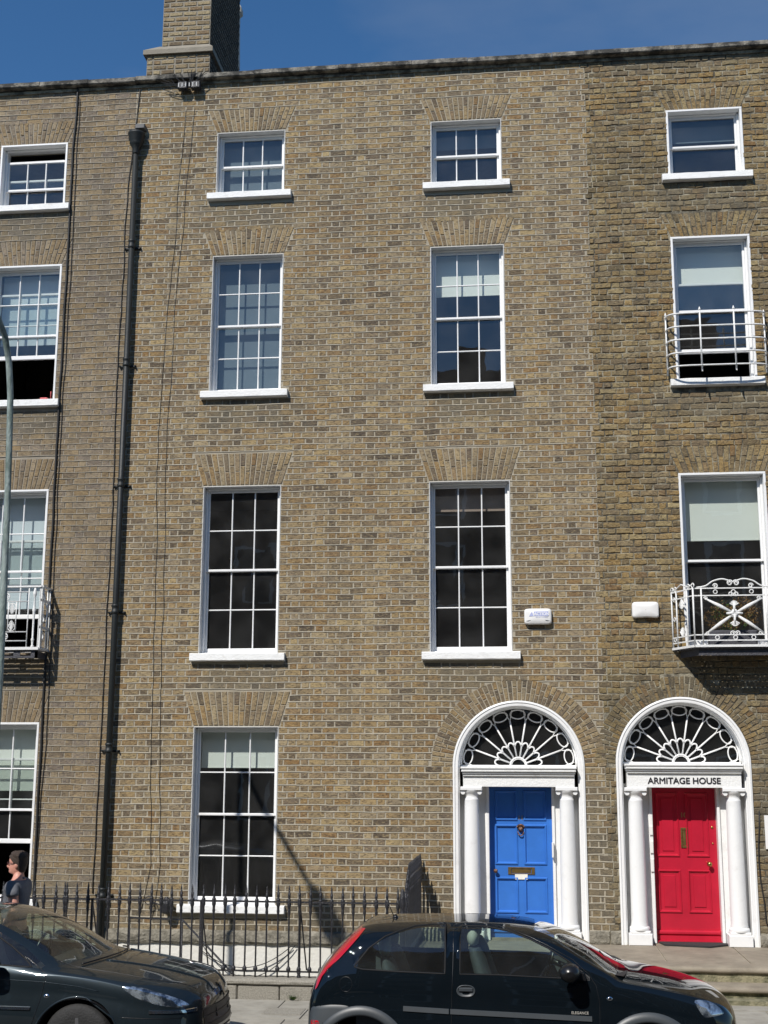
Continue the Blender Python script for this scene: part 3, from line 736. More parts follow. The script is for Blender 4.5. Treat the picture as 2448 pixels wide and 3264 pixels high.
    if not red: rws = ((.77, .975), (.475, .745), (.155, .395))
    else: rws = ((.54, .965), (.175, .455))
    cols_ = ((.085, .455), (.545, .915)) if not red else ((.065, .425), (.525, .885))
    b = MB(); base = MB()
    base.box(x0, x1, yb+.02, yb+.05, zd0, zd1)
    xs = sorted([x0, x1]+[x0+W_*t for q in cols_ for t in q]); zs_ = sorted([zd0, zd1]+[zd0+dz*t for q in rws for t in q])
    for i in range(len(xs)-1):
        for j in range(len(zs_)-1):
            inx = any(abs(xs[i]-(x0+W_*q[0])) < 1e-6 for q in cols_); inz = any(abs(zs_[j]-(zd0+dz*q[0])) < 1e-6 for q in rws)
            if not (inx and inz): b.add([(xs[i], yb, zs_[j]), (xs[i+1], yb, zs_[j]), (xs[i+1], yb, zs_[j+1]), (xs[i], yb, zs_[j+1])], [(0, 1, 2, 3)])
            else: v, fs = panel(xs[i], xs[i+1], zs_[j], zs_[j+1], red); b.add(v, fs)
    b.add(base.v, base.f)
    if red: b.bbox(x0, x1, yb-.05, yb, zd0+.07, zd0+.13, .018); b.bbox(x0, x1, yb-.03, yb, zd0-.02, zd0+.07, .012)
    else: b.bbox(x0, x1, yb-.05, yb, zd0+.06, zd0+.10, .018); b.bbox(x0, x1, yb-.03, yb, zd0-.02, zd0+.06, .012)
    dr = b.build('door', dm, H_)
    # frame strip of the door colour
    b = MB(); b.bbox(x0-.03, x0-.002, yb-.06, yb+.04, zd0-.03, zd1, .005); b.build('door_frame', dm, dr)
    b = MB(); b.box(dc-dw-.05, dc+dw+.05, D+.22, D+.42, TZ-.3, TZ+.03); b.build('threshold', M['step'] if not red else M['red'], S0)
    if not red:
        text('11', .085, (dc+.0, yb-.003, zd0+dz*.775), M['gold'], dr, 'door_number', bold=.001)
        k = MB(); kx, kz = dc+.0, zd0+dz*.70
        k.lathe([(.001, -.055), (.022, -.05), (.035, -.03), (.040, -.005), (.03, 0)], (kx, yb, kz+.03), 14, 'y')
        k.lathe([(.001, -.065), (.010, -.06), (.012, -.04)], (kx, yb, kz+.02), 8, 'y')
        for a in range(9): t = R(20+140*a/8); k.lathe([(.001, -.035), (.013, -.03), (.014, 0)], (kx+.048*math.cos(t), yb, kz+.045+.04*math.sin(t)), 8, 'y')
        k.tube([(kx+.04*math.cos(t), yb-.03, kz-.005+.055*math.sin(t)) for t in [R(180+180*i/12) for i in range(13)]], .008, 8)
        k.build('door_knocker', M['bronze'], dr)
        k = MB(); lx, lz = dc+.0, zd0+dz*.435
        for (xa, xb, za, zb) in ((-.185, -.14, -.05, .05), (.14, .185, -.05, .05), (-.14, .14, .03, .05), (-.14, .14, -.05, -.035)): k.bbox(lx+xa, lx+xb, yb-.012, yb, lz+za, lz+zb, .003)
        k.bbox(lx-.135, lx+.135, yb-.004, yb, lz-.03, lz+.026, .003)
        k.build('letter_plate', M['oldbrass'], dr)
        k = MB(); k.bbox(lx-.09, lx+.085, yb-.016, yb-.013, lz-.115, lz-.045, .002); k.build('paper_notice', M['letter'], dr)
        k = MB(); k.lathe([(.018, 0), (.014, -.03), (.026, -.045), (.03, -.06), (.022, -.078), (.004, -.082)], (x0+.08, yb, lz+.0), 14, 'y'); k.build('door_knob', M['bronze'], dr)
        k = MB(); k.bbox(dc+dw-.03, dc+dw-.005, D+.10, D+.168, 1.55, 1.75, .004); k.build('entry_phone', M['plastic'], S0)
    else:
        text('10', .095, (dc-.0, yb-.003, zd0+dz*.80), M['gold'], dr, 'door_number', bold=.001)
        k = MB(); lx, lz = dc-.0, zd0+dz*.665
        for (xa, xb, za, zb) in ((-.048, -.026, -.135, .135), (.026, .048, -.135, .135), (-.026, .026, .105, .135), (-.026, .026, -.135, -.105)): k.bbox(lx+xa, lx+xb, yb-.012, yb, lz+za, lz+zb, .003)
        k.bbox(lx-.022, lx+.022, yb-.005, yb, lz-.10, lz+.10, .003)
        k.build('letter_plate', M['oldbrass'], dr)
        k = MB(); k.lathe([(.032, 0), (.032, -.006), (.014, -.012), (.014, -.04), (.026, -.05), (.034, -.065), (.03, -.08), (.01, -.09)], (x1-.115, yb, zd0+dz*.495), 16, 'y'); k.build('door_knob', M['brass'], dr)
        for (zz, r) in ((.735, .017), (.63, .012)):
            k = MB(); k.lathe([(r, 0), (r, -.006), (r*.7, -.012), (r*.3, -.013)], (x1-.055, yb, zd0+dz*zz), 14, 'y'); k.build('door_lock', M['brass'], dr)
        for zz, hh in ((1.92, .12), (1.70, .16), (1.46, .17)):
            k = MB(); k.bbox(dc-dw-.03, dc-dw-.02+.035, D+.150, D+.168, zz-hh/2, zz+hh/2, .004); k.build('bell_plate', M['plastic'], S0)
doorway(DOORS[0], M['blue'], False)
doorway(DOORS[1], M['red'], True)

# ------------------------------------------------------------------ doorstep, steps
def steps():
    t = thing('doorstep', (1.5, 16.2, PZ), 'worn granite platform and two rounded steps in front of the red and blue doors', 'steps')
    # platform flags
    b = MB(); XE = 8.0
    for (x0, x1) in ((-1.5, -.62), (-.62, .28), (.28, 1.62), (1.62, 2.62), (2.62, 3.6), (3.6, 4.8), (4.8, XE)):
        b.bbox(x0+.008, x1-.008, 16.62, D+.28, TZ-.16, TZ+random.uniform(-.002, .002), .004)
    for o_ in (b,): pass
    bb = b.build('flagstone', M['step'], t)
    b = MB(); b.box(-1.5, XE, 16.30, D+.2, TZ-.3, TZ-.012); b.build('joint_bed', M['mortar'], t)
    def tread(z, y, yb):
        rows_ = []; n = 90
        for k, (dy, dz) in enumerate(((yb-y, 0), (.05, 0), (.02, -.006), (.002, -.022), (0, -.045), (.010, -.062), (.03, -.07), (yb-y, -.07))):
            rows_.append([(-1.5+(XE+1.5)*i/n, y+dy+noise.noise(Vector((i*.5, k*.3, z*9)))*.006, z+dz+noise.noise(Vector((i*.35, k*.2, z*7)))*.005) for i in range(n+1)])
        q = MB(); q.sheet(rows_)
        for i in (0, n): q.add([r[i] for r in rows_], [tuple(range(8))])
        q.build('step_tread', M['step'], t)
    tread(TZ, 16.22, 16.61)
    tread(TZ-.17, 15.88, 16.30)
    b = MB(); b.box(-1.5, XE, 16.26, 16.32, TZ-.17, TZ-.06); b.box(-1.5, XE, 15.93, 16.25, -.3, TZ-.225); b.box(-1.5, XE, 15.70, 15.95, -.3, PZ+.05)
    b.build('step_riser', M['riser'], t)
    b = MB(); b.box(-1.5, 30, 15.40, 15.72, -.3, PZ+.002); o = b.build('pavement', M['paving']); o['kind'] = 'structure'
    b = MB(); b.box(-1.5, -1.38, 15.62, D, -2.3, TZ-.10); b.build('side_wall', M['whitewash'], t)
steps()
def doormat():
    b = MB(); c = 2.10; y0, y1 = D-.02, D+.26
    v = [(c-.36, y0-.02, TZ+.004), (c+.22, y0-.16, TZ+.004), (c+.52, y0+.1, TZ+.004), (c+.42, y1, TZ+.004), (c-.42, y1, TZ+.004)]
    n = len(v); b.add(v+[(p[0], p[1], p[2]+.018) for p in v], [tuple(range(n, 2*n))]+[(j, (j+1) % n, n+(j+1) % n, n+j) for j in range(n)])
    tag(b.build('door_mat', M['mat_']), 'dark grey door mat lying skewed before the red door', 'mat')
doormat()

# plinth of the railings
def plinth():
    t = thing('railing_plinth', (-5, 15.5, PZ), 'low granite kerb wall carrying the black railings', 'low wall')
    b = MB(); x = -9.6; xs = []
    while x < -1.52:
        L = min(random.uniform(.42, .62), -1.52-x)
        if L < .15: L = -1.52-x
        rows_ = []; n = 4
        b.bbox(x+.006, x+L-.006, 15.40+random.uniform(-.006, .006), 15.66, PZ-.02, .255, .012); x += L
    b.build('block', M['granite'], t)
    b = MB(); x = -9.6
    while x < -1.52:
        L = min(random.uniform(.9, 1.3), -1.5-x); n = 8
        prof = ((15.66, .262), (15.39, .262), (15.372, .275), (15.37, .30), (15.385, .322), (15.42, .332), (15.62, .332), (15.66, .32))
        rows_ = [[(x+.004+(L-.008)*i/n, y+noise.noise(Vector((x+i, k, 3)))*.006, z+noise.noise(Vector((x+i*.7, k, 6)))*.006) for i in range(n+1)] for k, (y, z) in enumerate(prof)]
        b.sheet(rows_, smooth=False)
        for i in (0, n): b.add([r[i] for r in rows_], [tuple(range(8))])
        x += L
    b.build('coping', M['granite'], t)
    b = MB(); b.box(-9.6, -1.5, 15.43, 15.64, -.1, .27); b.build('bed', M['mortar_left'], t)
    b = MB(); c = (-2.50, 15.39, .19); b.lathe([(.085, .01), (.085, -.004), (.075, -.012), (.070, -.012), (.066, .004), (.066, .02)], c, 24, 'y')
    for k in range(-3, 4): b.box(c[0]-.06+abs(k)*.006, c[0]+.06-abs(k)*.006, c[1]-.008, c[1]+.004, c[2]+k*.018-.004, c[2]+k*.018+.004)
    b.build('vent_grille', M['darkgrille'], t)
plinth()

# ------------------------------------------------------------------ railings
SPEAR = [(.0105, 0), (.0105, .10), (.011, .70), (.014, .72), (.020, .75), (.016, .775), (.0165, .795), (.024, .815), (.026, .84), (.020, .855), (.025, .87), (.023, .885), (.014, .90), (.017, .92), (.018, .955), (.012, .962), (.011, 1.0), (.003, 1.045), (.0005, 1.05)]
FOOT = [(.012, -.085), (.022, -.075), (.026, -.055), (.018, -.035), (.024, -.015), (.020, .005), (.012, .02)]
def spear_mesh(base=True, h=1.0):
    b = MB(); b.lathe([(r, z if z < .7 else z+(h-1)) for r, z in SPEAR], n=8)
    if base: b.lathe([(.012, .085), (.022, .095), (.027, .112), (.027, .128), (.02, .14), (.015, .15)], n=8)
    me = bpy.data.meshes.new('bar'); me.from_pydata(b.v, [], b.f); me.materials.append(M['iron']); me.polygons.foreach_set('use_smooth', b.sm); return me
def railing(x0, x1, label, step=.130, post=()):
    y = 15.50; z0 = .385
    t = thing('railing', (x0, y, .33), label, 'railing', 'black iron railings before the houses')
    me = spear_mesh(); n = int((x1-x0)/step)
    for i in range(n+1):
        x = x1-.02-i*step
        o = bpy.data.objects.new('railing_bar', me); COL.objects.link(o); o.parent = t; o.location = Vector((x+random.uniform(-.006, .006), y, .30))-t.location
        o.rotation_euler = (random.uniform(-.012, .012), random.uniform(-.010, .010), 0); o.scale = (.98, .98, random.uniform(1.02, 1.04))
    zt = z0+.79
    b = MB(); b.box(x0, x1, y-.017, y+.017, zt, zt+.020); b.build('top_rail', M['iron'], t)
    b = MB(); b.box(x0, x1, y-.014, y+.014, z0+.005, z0+.022); b.build('bottom_rail', M['iron'], t)
    for x in post:
        b = MB(); b.box(x-.013, x+.013, y+.0, y+.03, .32, zt+.02); b.tube([(x, y+.015, zt), (x+.05, y+.25, .38)], .009, 6); b.build('stay', M['iron'], t)
        b = MB(); b.lathe(FOOT, (x, y, .40), 10); b.build('foot_knob', M['iron'], t)
    return t
railing(-9.2, -5.62, 'black spear-topped railings at the left edge, running behind the man and the saloon', post=(-7.0,))
railing(-5.60, -1.56, 'black spear-topped railings between the drainpipe and the doorstep', post=(-5.3, -3.95, -2.75))
def side_railing():
    t = thing('railing', (-1.51, 16.7, TZ), 'tall black railing seen end-on along the doorstep left of the blue door', 'railing')
    x = -1.52
    def ztop(y): return interp([(15.50, .0), (15.75, .06), (16.1, .33), (16.3, .40), (18.1, .40)], y)[0]
    me = spear_mesh(h=1.0); n = 21
    for i in range(n+1):
        y = 15.50+(D-.09-15.50)*i/n; o = bpy.data.objects.new('railing_bar', me); COL.objects.link(o); o.parent = t
        zb = .33 if y < 15.9 else TZ-.02; top = 1.20+ztop(y)
        o.location = Vector((x+random.uniform(-.004, .004), y, zb))-t.location; o.scale = (1.25, 1.25, (top-zb)/1.05)
    def rail(off, r, m, nm):
        b = MB(); ys = [15.50+(D-.05-15.50)*i/30 for i in range(31)]
        b.sheet([[(x+dx, y, 1.20+ztop(y)+off+dz) for y in ys] for dx, dz in ((-r, -.012), (-r, .012), (r, .012), (r, -.012), (-r, -.012))], smooth=False); b.build(nm, M['iron'], t)
    rail(-.17, .020, None, 'top_rail'); rail(-.32, .014, None, 'frieze_rail')
    b = MB()
    for i in range(44):
        y = 15.56+(D-.1-15.56)*i/43; z = 1.20+ztop(y)-.245
        b.tube([(x+.004*math.sin(i), y+.04*math.cos(a), z+.055*math.sin(a)) for a in [2*math.pi*k/8 for k in range(8)]], .0085, 4, closed=True)
    b.build('frieze_rings', M['iron'], t)
    b = MB(); b.lathe([(.035, -.33), (.035, .64), (.05, .66), (.055, .69), (.035, .72), (.03, .80), (.045, .86), (.03, .95), (.02, 1.0), (.004, 1.03)], (x-.0, 15.48, .33), 12); b.build('newel_post', M['iron'], t)
side_railing()
def area_bits():
    t = thing('stair_handrail', (-4.0, 16.6, -2.3), 'thin black handrail sloping down into the basement area', 'handrail')
    b = MB(); b.tube([(-5.35, 17.2, .78), (-4.55, 16.9, .80), (-4.35, 16.6, .72), (-3.0, 15.9, -.3), (-2.3, 15.8, -.9)], .013, 8); b.build('rail', M['iron'], t)
    for p in ((-5.35, 17.2, .78), (-4.55, 16.9, .80), (-3.75, 16.3, .28), (-3.2, 16.0, -.15)): b = MB(); b.tube([p, (p[0], p[1], -2.3)], .013, 6); b.build('upright', M['iron'], t)
    t = thing('wall_lantern', (-5.0, D, .8), 'small black wall lantern on a curled bracket above the basement ledge', 'lamp')
    b = MB(); b.tube([(-5.33+.07*math.cos(a)*(1-a/14), D-.1, .92+.07*math.sin(a)*(1-a/14)) for a in [k*.5 for k in range(18)]], .007, 6); b.tube([(-5.26, D-.1, .90), (-5.12, D-.12, .86), (-5.08, D, .86)], .009, 6); b.build('bracket', M['iron'], t)
    b = MB(); b.lathe([(.02, .12), (.08, .06), (.085, .04), (.07, -.08), (.05, -.10), (.01, -.11)], (-5.06, D-.14, .86), 8, smooth=False); b.build('lantern', M['iron'], t)
area_bits()
for (xa, za, xb, zb, sag, lb) in ((-4.55, .34, -3.25, .36, .42, 'lower of two thin wires sagging across the white basement wall'), (-4.60, .30, -3.3, .35, .27, 'upper of two thin wires sagging across the white basement wall')):
    b = MB(); b.tube([(xa+(xb-xa)*u, D-.07, za+(zb-za)*u-sag*4*u*(1-u)) for u in [k/20 for k in range(21)]], .006, 6); tag(b.build('cable', M['cable']), lb, 'cable')

# ------------------------------------------------------------------ pipes and cables on the wall
def downpipe():
    t = thing('downpipe', (-6.06, D, -2.3), 'black drainpipe with a moulded hopper running the full height of the brick wall', 'drainpipe')
    x, y = -6.0, D-.10
    b = MB(); b.tube([(x, y, -2.3), (x, y, 12.30)], .044, 14); b.build('pipe', M['pipe'], t)
    b = MB(); b.lathe([(.05, -.22), (.055, -.2), (.06, -.12), (.09, -.07), (.105, -.04), (.105, 0), (.12, .02), (.12, .09), (.135, .11), (.135, .14), (.11, .14), (.10, .05)], (x, y, 12.45), 16)
    b.build('hopper', M['pipe'], t)
    b = MB(); b.bbox(x-.02, x+.13, D-.13, D, 12.66, 12.74, .01); b.build('outlet', M['lead'], t)
    for z in (10.75, 8.83, 6.95, 5.05, 3.05, 1.05):
        b = MB(); b.lathe([(.046, -.10), (.055, -.09), (.057, -.055), (.050, -.05), (.050, .0), (.057, .01), (.057, .035), (.046, .04)], (x, y, z), 14)
        b.bbox(x-.13, x+.13, D-.035, D-.005, z-.085, z-.055, .004); b.lathe([(.012, 0), (.012, -.03)], (x+.12, D-.02, z-.07), 8, 'y'); b.lathe([(.012, 0), (.012, -.03)], (x-.12, D-.02, z-.07), 8, 'y'); b.build('collar', M['pipe'], t)
downpipe()
def cable(pts, r, label, wig=.006, off=.02, name='cable', group=None):
    b = MB(); out = []
    for i in range(len(pts)-1):
        (x0, z0), (x1, z1) = pts[i], pts[i+1]; n = max(2, int(abs(z1-z0)/.2))
        for k in range(n): u = k/n; x, z = x0+(x1-x0)*u, z0+(z1-z0)*u; out.append((x+noise.noise(Vector((x0, z*1.5, 1)))*wig*3+noise.noise(Vector((x0, z*6, 2)))*wig, D-off, z))
    out.append((pts[-1][0], D-off, pts[-1][1])); b.tube(out, r, 6); o = b.build(name, M['cable']); tag(o, label, 'cable', group); return o
cable([(-7.03, 13.6), (-7.06, 12.4), (-7.055, 10.43), (-7.06, 6.86), (-7.04, 1.6), (-7.03, .6)], .017, 'thick black cable down the wall just right of the left-edge windows', .004, .025)
cable([(-7.00, 13.3), (-6.99, 10.43), (-7.01, 6.86), (-6.97, 3.5), (-7.02, 1.3)], .006, 'thin black wire beside the thick cable near the left-edge windows', .007, .02)
cable([(-6.02+.02, 13.45), (-6.13, 11.7), (-6.16, 9.0), (-6.14, 6.0), (-6.17, 1.0)], .008, 'thin black cable hugging the left side of the drainpipe', .008, .02)
cable([(-5.10, 13.0), (-5.27, 10.1), (-5.34, 8.2), (-5.33, 7.1), (-5.30, 4.0), (-5.22, 1.4), (-5.3, .65)], .004, 'right-hand one of two thin wires between the drainpipe and the windows', .012, .013)
cable([(-5.24, 13.0), (-5.37, 10.1), (-5.47, 8.6), (-5.46, 7.1), (-5.42, 4.0), (-5.36, 1.4), (-5.5, .62)], .004, 'left-hand one of two thin wires between the drainpipe and the windows', .012, .013)
cable([(3.06, 2.2), (3.03, 1.3), (3.08, .75), (3.16, .64), (3.5, .66)], .009, 'black cable curling to the step right of the red door surround', .01, .03)
def tangle():
    t = thing('cable_box', (-5.2, D-.1, 13.3), 'tangle of black wires round a small striped splitter under the coping', 'wiring')
    b = MB()
    for k in range(2): b.bbox(-5.35+k*.21, -5.20+k*.21, D-.15, D-.05, 13.30, 13.42, .01)
    b.build('splitter', M['iron'], t)
    b = MB()
    for k in range(6): b.box(-5.34+k*.058, -5.328+k*.058, D-.155, D-.149, 13.325, 13.39)
    b.build('label_strip', M['reveal'], t)
    b = MB()
    for k in range(12):
        a = random.uniform(-.45, .1); c = random.uniform(.1, .5); p0 = (-5.2+a, D-.13, 13.50+random.uniform(-.1, .1)); p1 = (-5.2+c*.6, D-.13, 13.52+random.uniform(-.1, .1)); m_ = (-5.15+random.uniform(-.1, .15), D-.1, 13.05+random.uniform(-.05, .25))
        b.tube([tuple((1-u)**2*p0[i]+2*u*(1-u)*m_[i]*1.0+u*u*p1[i] for i in range(3)) for u in [j/12 for j in range(13)]], .0055, 5)
    b.build('wires', M['cable'], t)
tangle()

# ------------------------------------------------------------------ alarm boxes, plaque
def alarm(x0, x1, z0, z1, label, txt):
    t = thing('alarm_box', ((x0+x1)/2, D, z0), label, 'alarm box', 'alarm boxes on the brick wall')
    w2, h = (x1-x0)/2, z1-z0; cx, cz = (x0+x1)/2, (z0+z1)/2; b = MB()
    def outline(s, y, dip):
        o = []; n = 40
        for k in range(n):
            a = 2*math.pi*k/n; c_, s__ = math.cos(a), math.sin(a); e = .28
            px = w2*s*math.copysign(abs(c_)**e, c_); pz = h/2*s*math.copysign(abs(s__)**e, s__)
            if pz < 0 and not txt: pz += dip*(1-(px/w2)**2)*.9
            o.append((cx+px, y, cz+pz))
        return o
    r_ = [outline(1.0, D-.01, .02), outline(1.0, D-.055, .02), outline(.97, D-.075, .02), outline(.88, D-.085, .02), outline(.3, D-.09, .02), outline(.02, D-.09, 0)]
    b.sheet(r_, closed=True); b.build('case', M['plastic'], t)
    if txt:
        q = MB(); n = 16; q.sheet([[(cx-w2*.9+w2*1.8*i/n, D-.086, cz-h*.30-.018*math.sin(math.pi*i/n)) for i in range(n+1)], [(cx-w2*.9+w2*1.8*i/n, D-.088, cz-h*.30+.025*math.sin(math.pi*i/n)) for i in range(n+1)]]); q.build('sounder_slot', M['inkblue'] if 0 else M['clad'], t)
        q = MB(); q.box(cx-.125+.07, cx+.145, D-.0915, D-.0905, cz+.0, cz+.068); q.build('print_panel', M['inkblue'], t)
        text('ACTION', .062, (cx+.052, D-.0925, cz+.012), M['palewhite'], t, 'lettering', bold=0, ext=.0005, xs=.88, fat=.0018)
        text('SECURITY SYSTEMS', .019, (cx+.052, D-.0915, cz-.022), M['inkblue'], t, 'small_lettering', ext=.0004)
        q = MB(); q.add([(cx-.125, D-.0915, cz+.0), (cx-.06, D-.0915, cz+.0), (cx-.085, D-.0915, cz+.065)], [(0, 1, 2)]); q.build('triangle_logo', M['inkblue'], t)
alarm(-.04, .345, 4.745, 4.97, 'white alarm box with faded blue lettering beside the middle window', True)
alarm(1.465, 1.835, 4.815, 5.05, 'blank white alarm box beside the white balcony', False)
b = MB(); b.bbox(3.125, 3.62, D-.035, D-.005, 1.70, 2.14, .004); tag(b.build('wall_plaque', M['plastic']), 'plain white plaque at the right edge beside the red door', 'sign')

# ------------------------------------------------------------------ balconies
def scroll(b, x, y, z, r, sx=1, sz=1, t=.009, turns=1.3):
    pts = []
    for k in range(20):
        u = k/19; a = u*turns*2*math.pi; q = r*(1-.75*u); pts.append((x+sx*(r-q*math.cos(a)), y, z+sz*q*math.sin(a)))
    b.tube(pts, t, 6)
def balcony_right():
    z0, z1 = 4.385, 5.20; yf = D-.50; yw = D-.01; xw0, xf0 = 2.015, 2.255; xf1, xw1 = 2*CX-xf0, 2*CX-xw0
    bl = MB()
    def quadplate(b, za, zb, e=0):
        o = [(xw0-e, yw), (xf0-e, yf-e), (xf1+e, yf-e), (xw1+e, yw)]
        b.add([(x, y, za) for x, y in o]+[(x, y, zb) for x, y in o], [(0, 3, 2, 1), (4, 5, 6, 7)]+[(j, (j+1) % 4, 4+(j+1) % 4, 4+j) for j in range(4)])
    def edge(b, z, h, d):       # a bar round the three sides
        o = [(xw0, yw), (xf0, yf), (xf1, yf), (xw1, yw)]
        for j in range(3): b.tube([(o[j][0], o[j][1], z), (o[j+1][0], o[j+1][1], z)], d, 4)
    t = MB(); edge(t, z0, 0, .022); B0 = t.build('balcony', M['whiteiron'], HR, label='white wrought iron balcony with a crossed panel and potted dry flowers')
    p = MB()                                      # pierced floor plate: a grid of bars with a solid rim
    for k in range(26):
        x = xw0+(xw1-xw0)*(k+.5)/26
        ymin = yf if xf0 < x < xf1 else (yw+(yf-yw)*((x-xw0)/(xf0-xw0) if x < xf0 else (xw1-x)/(xw1-xf1)))
        p.box(x-.019, x+.019, ymin, yw, z0-.03, z0-.018)
    for k in range(8):
        y = yf+(yw-yf)*(k+.5)/8; u = (yw-y)/(yw-yf); p.box(xw0+(xf0-xw0)*u, xw1+(xf1-xw1)*u, y-.021, y+.021, z0-.031, z0-.017)
    p.build('floor_grating', M['greyiron'], B0)
    p = MB()                                      # fascia under the floor
    o = [(xw0, yw), (xf0, yf), (xf1, yf), (xw1, yw)]; q = [(x+(CX-x)*.10, y+.05) for x, y in o]
    for j in range(3):
        p.add([(q[j][0], q[j][1], z0-.035), (q[j+1][0], q[j+1][1], z0-.035), (q[j+1][0], q[j+1][1], z0-.125), (q[j][0], q[j][1], z0-.125)], [(0, 1, 2, 3)])
    p.build('fascia', M['greyiron'], B0)
    r = MB()
    for z in (z0+.075, z0+.15, z1-.13, z1-.03): edge(r, z, 0, .011)
    r.build('rail', M['whiteiron'], B0)
    # front panel
    f = MB(); y = yf
    for x in (xf0+.0, xf0+.11, xf1-.11, xf1): f.tube([(x, y, z0), (x, y, z1-.02)], .012, 6)
    cx, cz = CX, (z0+z1)/2+.03; xa, xb = xf0+.16, xf1-.16; za, zb = z0+.17, z1-.17
    for (xx, zz) in ((xa, za), (xb, za), (xa, zb), (xb, zb)):
        f.tube([(xx, y, zz), ((xx+cx)/2, y, (zz+cz)/2), (cx, y, cz)], [.010, .026, .012], 6, flat=.5); scroll(f, xx-.02, y, zz, .028, 1 if xx < cx else -1, 1 if zz > cz else -1, .007)
    for k in range(12):
        a = R(30*k); L = .12 if k % 3 == 0 else .05; f.tube([(cx, y-.01, cz), (cx+L*math.cos(a)*.9, y-.01, cz+L*math.sin(a)*1.25)], [.02, .014], 6)
    for sz in (-1, 1):
        for k in range(-3, 4): f.tube([(cx, y-.01, cz+sz*.10), (cx+.015*k*1.3, y-.01, cz+sz*(.175-.004*k*k))], [.008, .010], 5)
        for sx in (-1, 1): scroll(f, cx, y, cz+sz*.27, .035, sx, -sz, .008)
    for xx in (cx-.24, cx, cx+.24):
        for z in (z0+.112, z1-.08): f.tube([(xx+.026*math.cos(a), y, z+.026*math.sin(a)) for a in [2*math.pi*k/12 for k in range(12)]], .007, 6, closed=True)
    # crest
    pts = [(xf0+.08, z1-.02), (xf0+.22, z1+.0), (xf0+.34, z1+.07), (xf0+.46, z1+.10), (cx-.02, z1+.075)]
    for sx in (1, -1):
        pp = []
        for k in range(31):
            u = k/30; x = interp([(xf0+.05, 0), (cx-.01, 1)], 0) if 0 else xf0+.05+(cx-.03-xf0-.05)*u
            pp.append((x if sx == 1 else 2*cx-x, y, z1-.02+interp([(0, 0), (.25, .02), (.5, .09), (.75, .115), (1, .085)], u)[0]))
        f.tube(pp, .011, 6); scroll(f, cx-.0*sx, y, z1+.04, .042, -sx, 1, .010, 1.5); scroll(f, (xf0+.27 if sx == 1 else 2*cx-xf0-.27), y, z1+.0, .035, sx, 1, .009)
    f.build('front_panel', M['whiteiron'], B0)
    for sx in (0, 1):
        s_ = MB(); A_ = Vector((xw0 if not sx else xw1, yw, 0)); B_ = Vector((xf0 if not sx else xf1, yf, 0))
        P = lambda u, z: (A_.x+(B_.x-A_.x)*u, A_.y+(B_.y-A_.y)*u, z)
        for u in (0.02, .24, .72): s_.tube([P(u, z0), P(u, z1-.02)], .011, 6)
        for z in (z1-.13, z0+.12, (z0+z1)/2):
            s_.tube([P(.13+.045*math.cos(a), z+.026*math.sin(a)) for a in [2*math.pi*k/10 for k in range(10)]], .007, 6, closed=True)
        for z, sg in ((z1-.15, -1), (z0+.15, 1)):
            for k in range(-3, 4): s_.tube([P(.48, z), P(.48+.04*k, z+sg*(.13-.006*k*k))], [.012, .008], 5)
        s_.tube([P(.0, z1+.0), P(.2, z1+.0), P(.48, z1+.06), P(.8, z1+.0), P(1, z1+.03)], .010, 6)
        for u in (.05, .2, .8, 1.0): s_.tube([P(u+.06*math.cos(a), z1+.01+.03*math.sin(a)) for a in [2*math.pi*k/10 for k in range(10)]], .008, 6, closed=True)
        s_.build('side_panel', M['whiteiron'], B0)
    # plant
    t = thing('potted_flowers', (CX, D-.22, z0), 'dry brown flowers in a planter on the white balcony', 'plant')
    b = MB(); b.bbox(CX-.32, CX+.32, D-.34, D-.14, z0-.005, z0+.23, .02); b.build('planter', M['greyiron'], t)
    b = MB(); g = MB()
    for k in range(1500):
        a = random.random()*6.28; rr_ = random.random()**.5; lob = random.choice(((-.22, .12), (-.12, .22), (.16, .27), (.25, .15), (0, .1)))
        x = CX+lob[0]+.16*rr_*math.cos(a); z = z0+.33+lob[1]+.14*rr_*math.sin(a)-.05; y = D-.24+random.uniform(-.11, .10)
        d = Vector((random.uniform(-1, 1), random.uniform(-1, 1), random.uniform(-.2, 1))).normalized()*.032; s2 = d.cross(Vector((random.random(), random.random(), random.random()))).normalized()*.007
        p_ = Vector((x, y, z)); (g if lob[0] == -.12 and random.random() < .5 else b).add([p_-s2, p_+s2, p_+d], [(0, 1, 2)])
    b.build('flowers', M['dryleaf'], t); g.build('leaves', M['leaf'], t)
    b = MB()
    for k in range(14): x = CX-.3+.6*random.random(); b.tube([(CX+(x-CX)*.5, D-.24, z0+.22), (x, D-.24, z0+.45)], .004, 4)
    b.build('stems', M['leaf'], t)
balcony_right()
def guard():
    b = MB(); zs = [8.42+.183*k for k in range(5)]; y0 = D-.01; pr = .27; hw = .70
    def plan(u):   # u in -1..1 rounded bow
        q = u*math.pi/2; x = hw*math.copysign(abs(math.sin(q))**(1/3), u) if u else 0
        return (CX+x, y0-pr*max(0, math.cos(q))**(1/2.2))
    us = [-1+2*k/48 for k in range(49)]
    z_b = 8.42; top = 9.21
    G = None
    for i in range(5):
        z = z_b+(top-z_b)*i/4; b.tube([(*plan(u), z) for u in us], .0125, 6)
    G = b.build('window_guard', M['whiteiron'], HR, label='white bowed guard of iron bars across the window')
    for u in (-.985, -.0254, .0254, .985):
        b = MB(); x, y = plan(u); b.tube([(x, y, z_b-.08), (x, y, top+.06)], .0125, 6); b.lathe([(.012, 0), (.021, .018), (.012, .035), (.004, .06)], (x, y, top+.03), 8)
        if abs(u) < .5: b.tube([(x, y, z_b), (x, y+.02, z_b-.06), (x, y-.03, z_b-.10)], .010, 6)
        b.build('upright', M['whiteiron'], G)
guard()
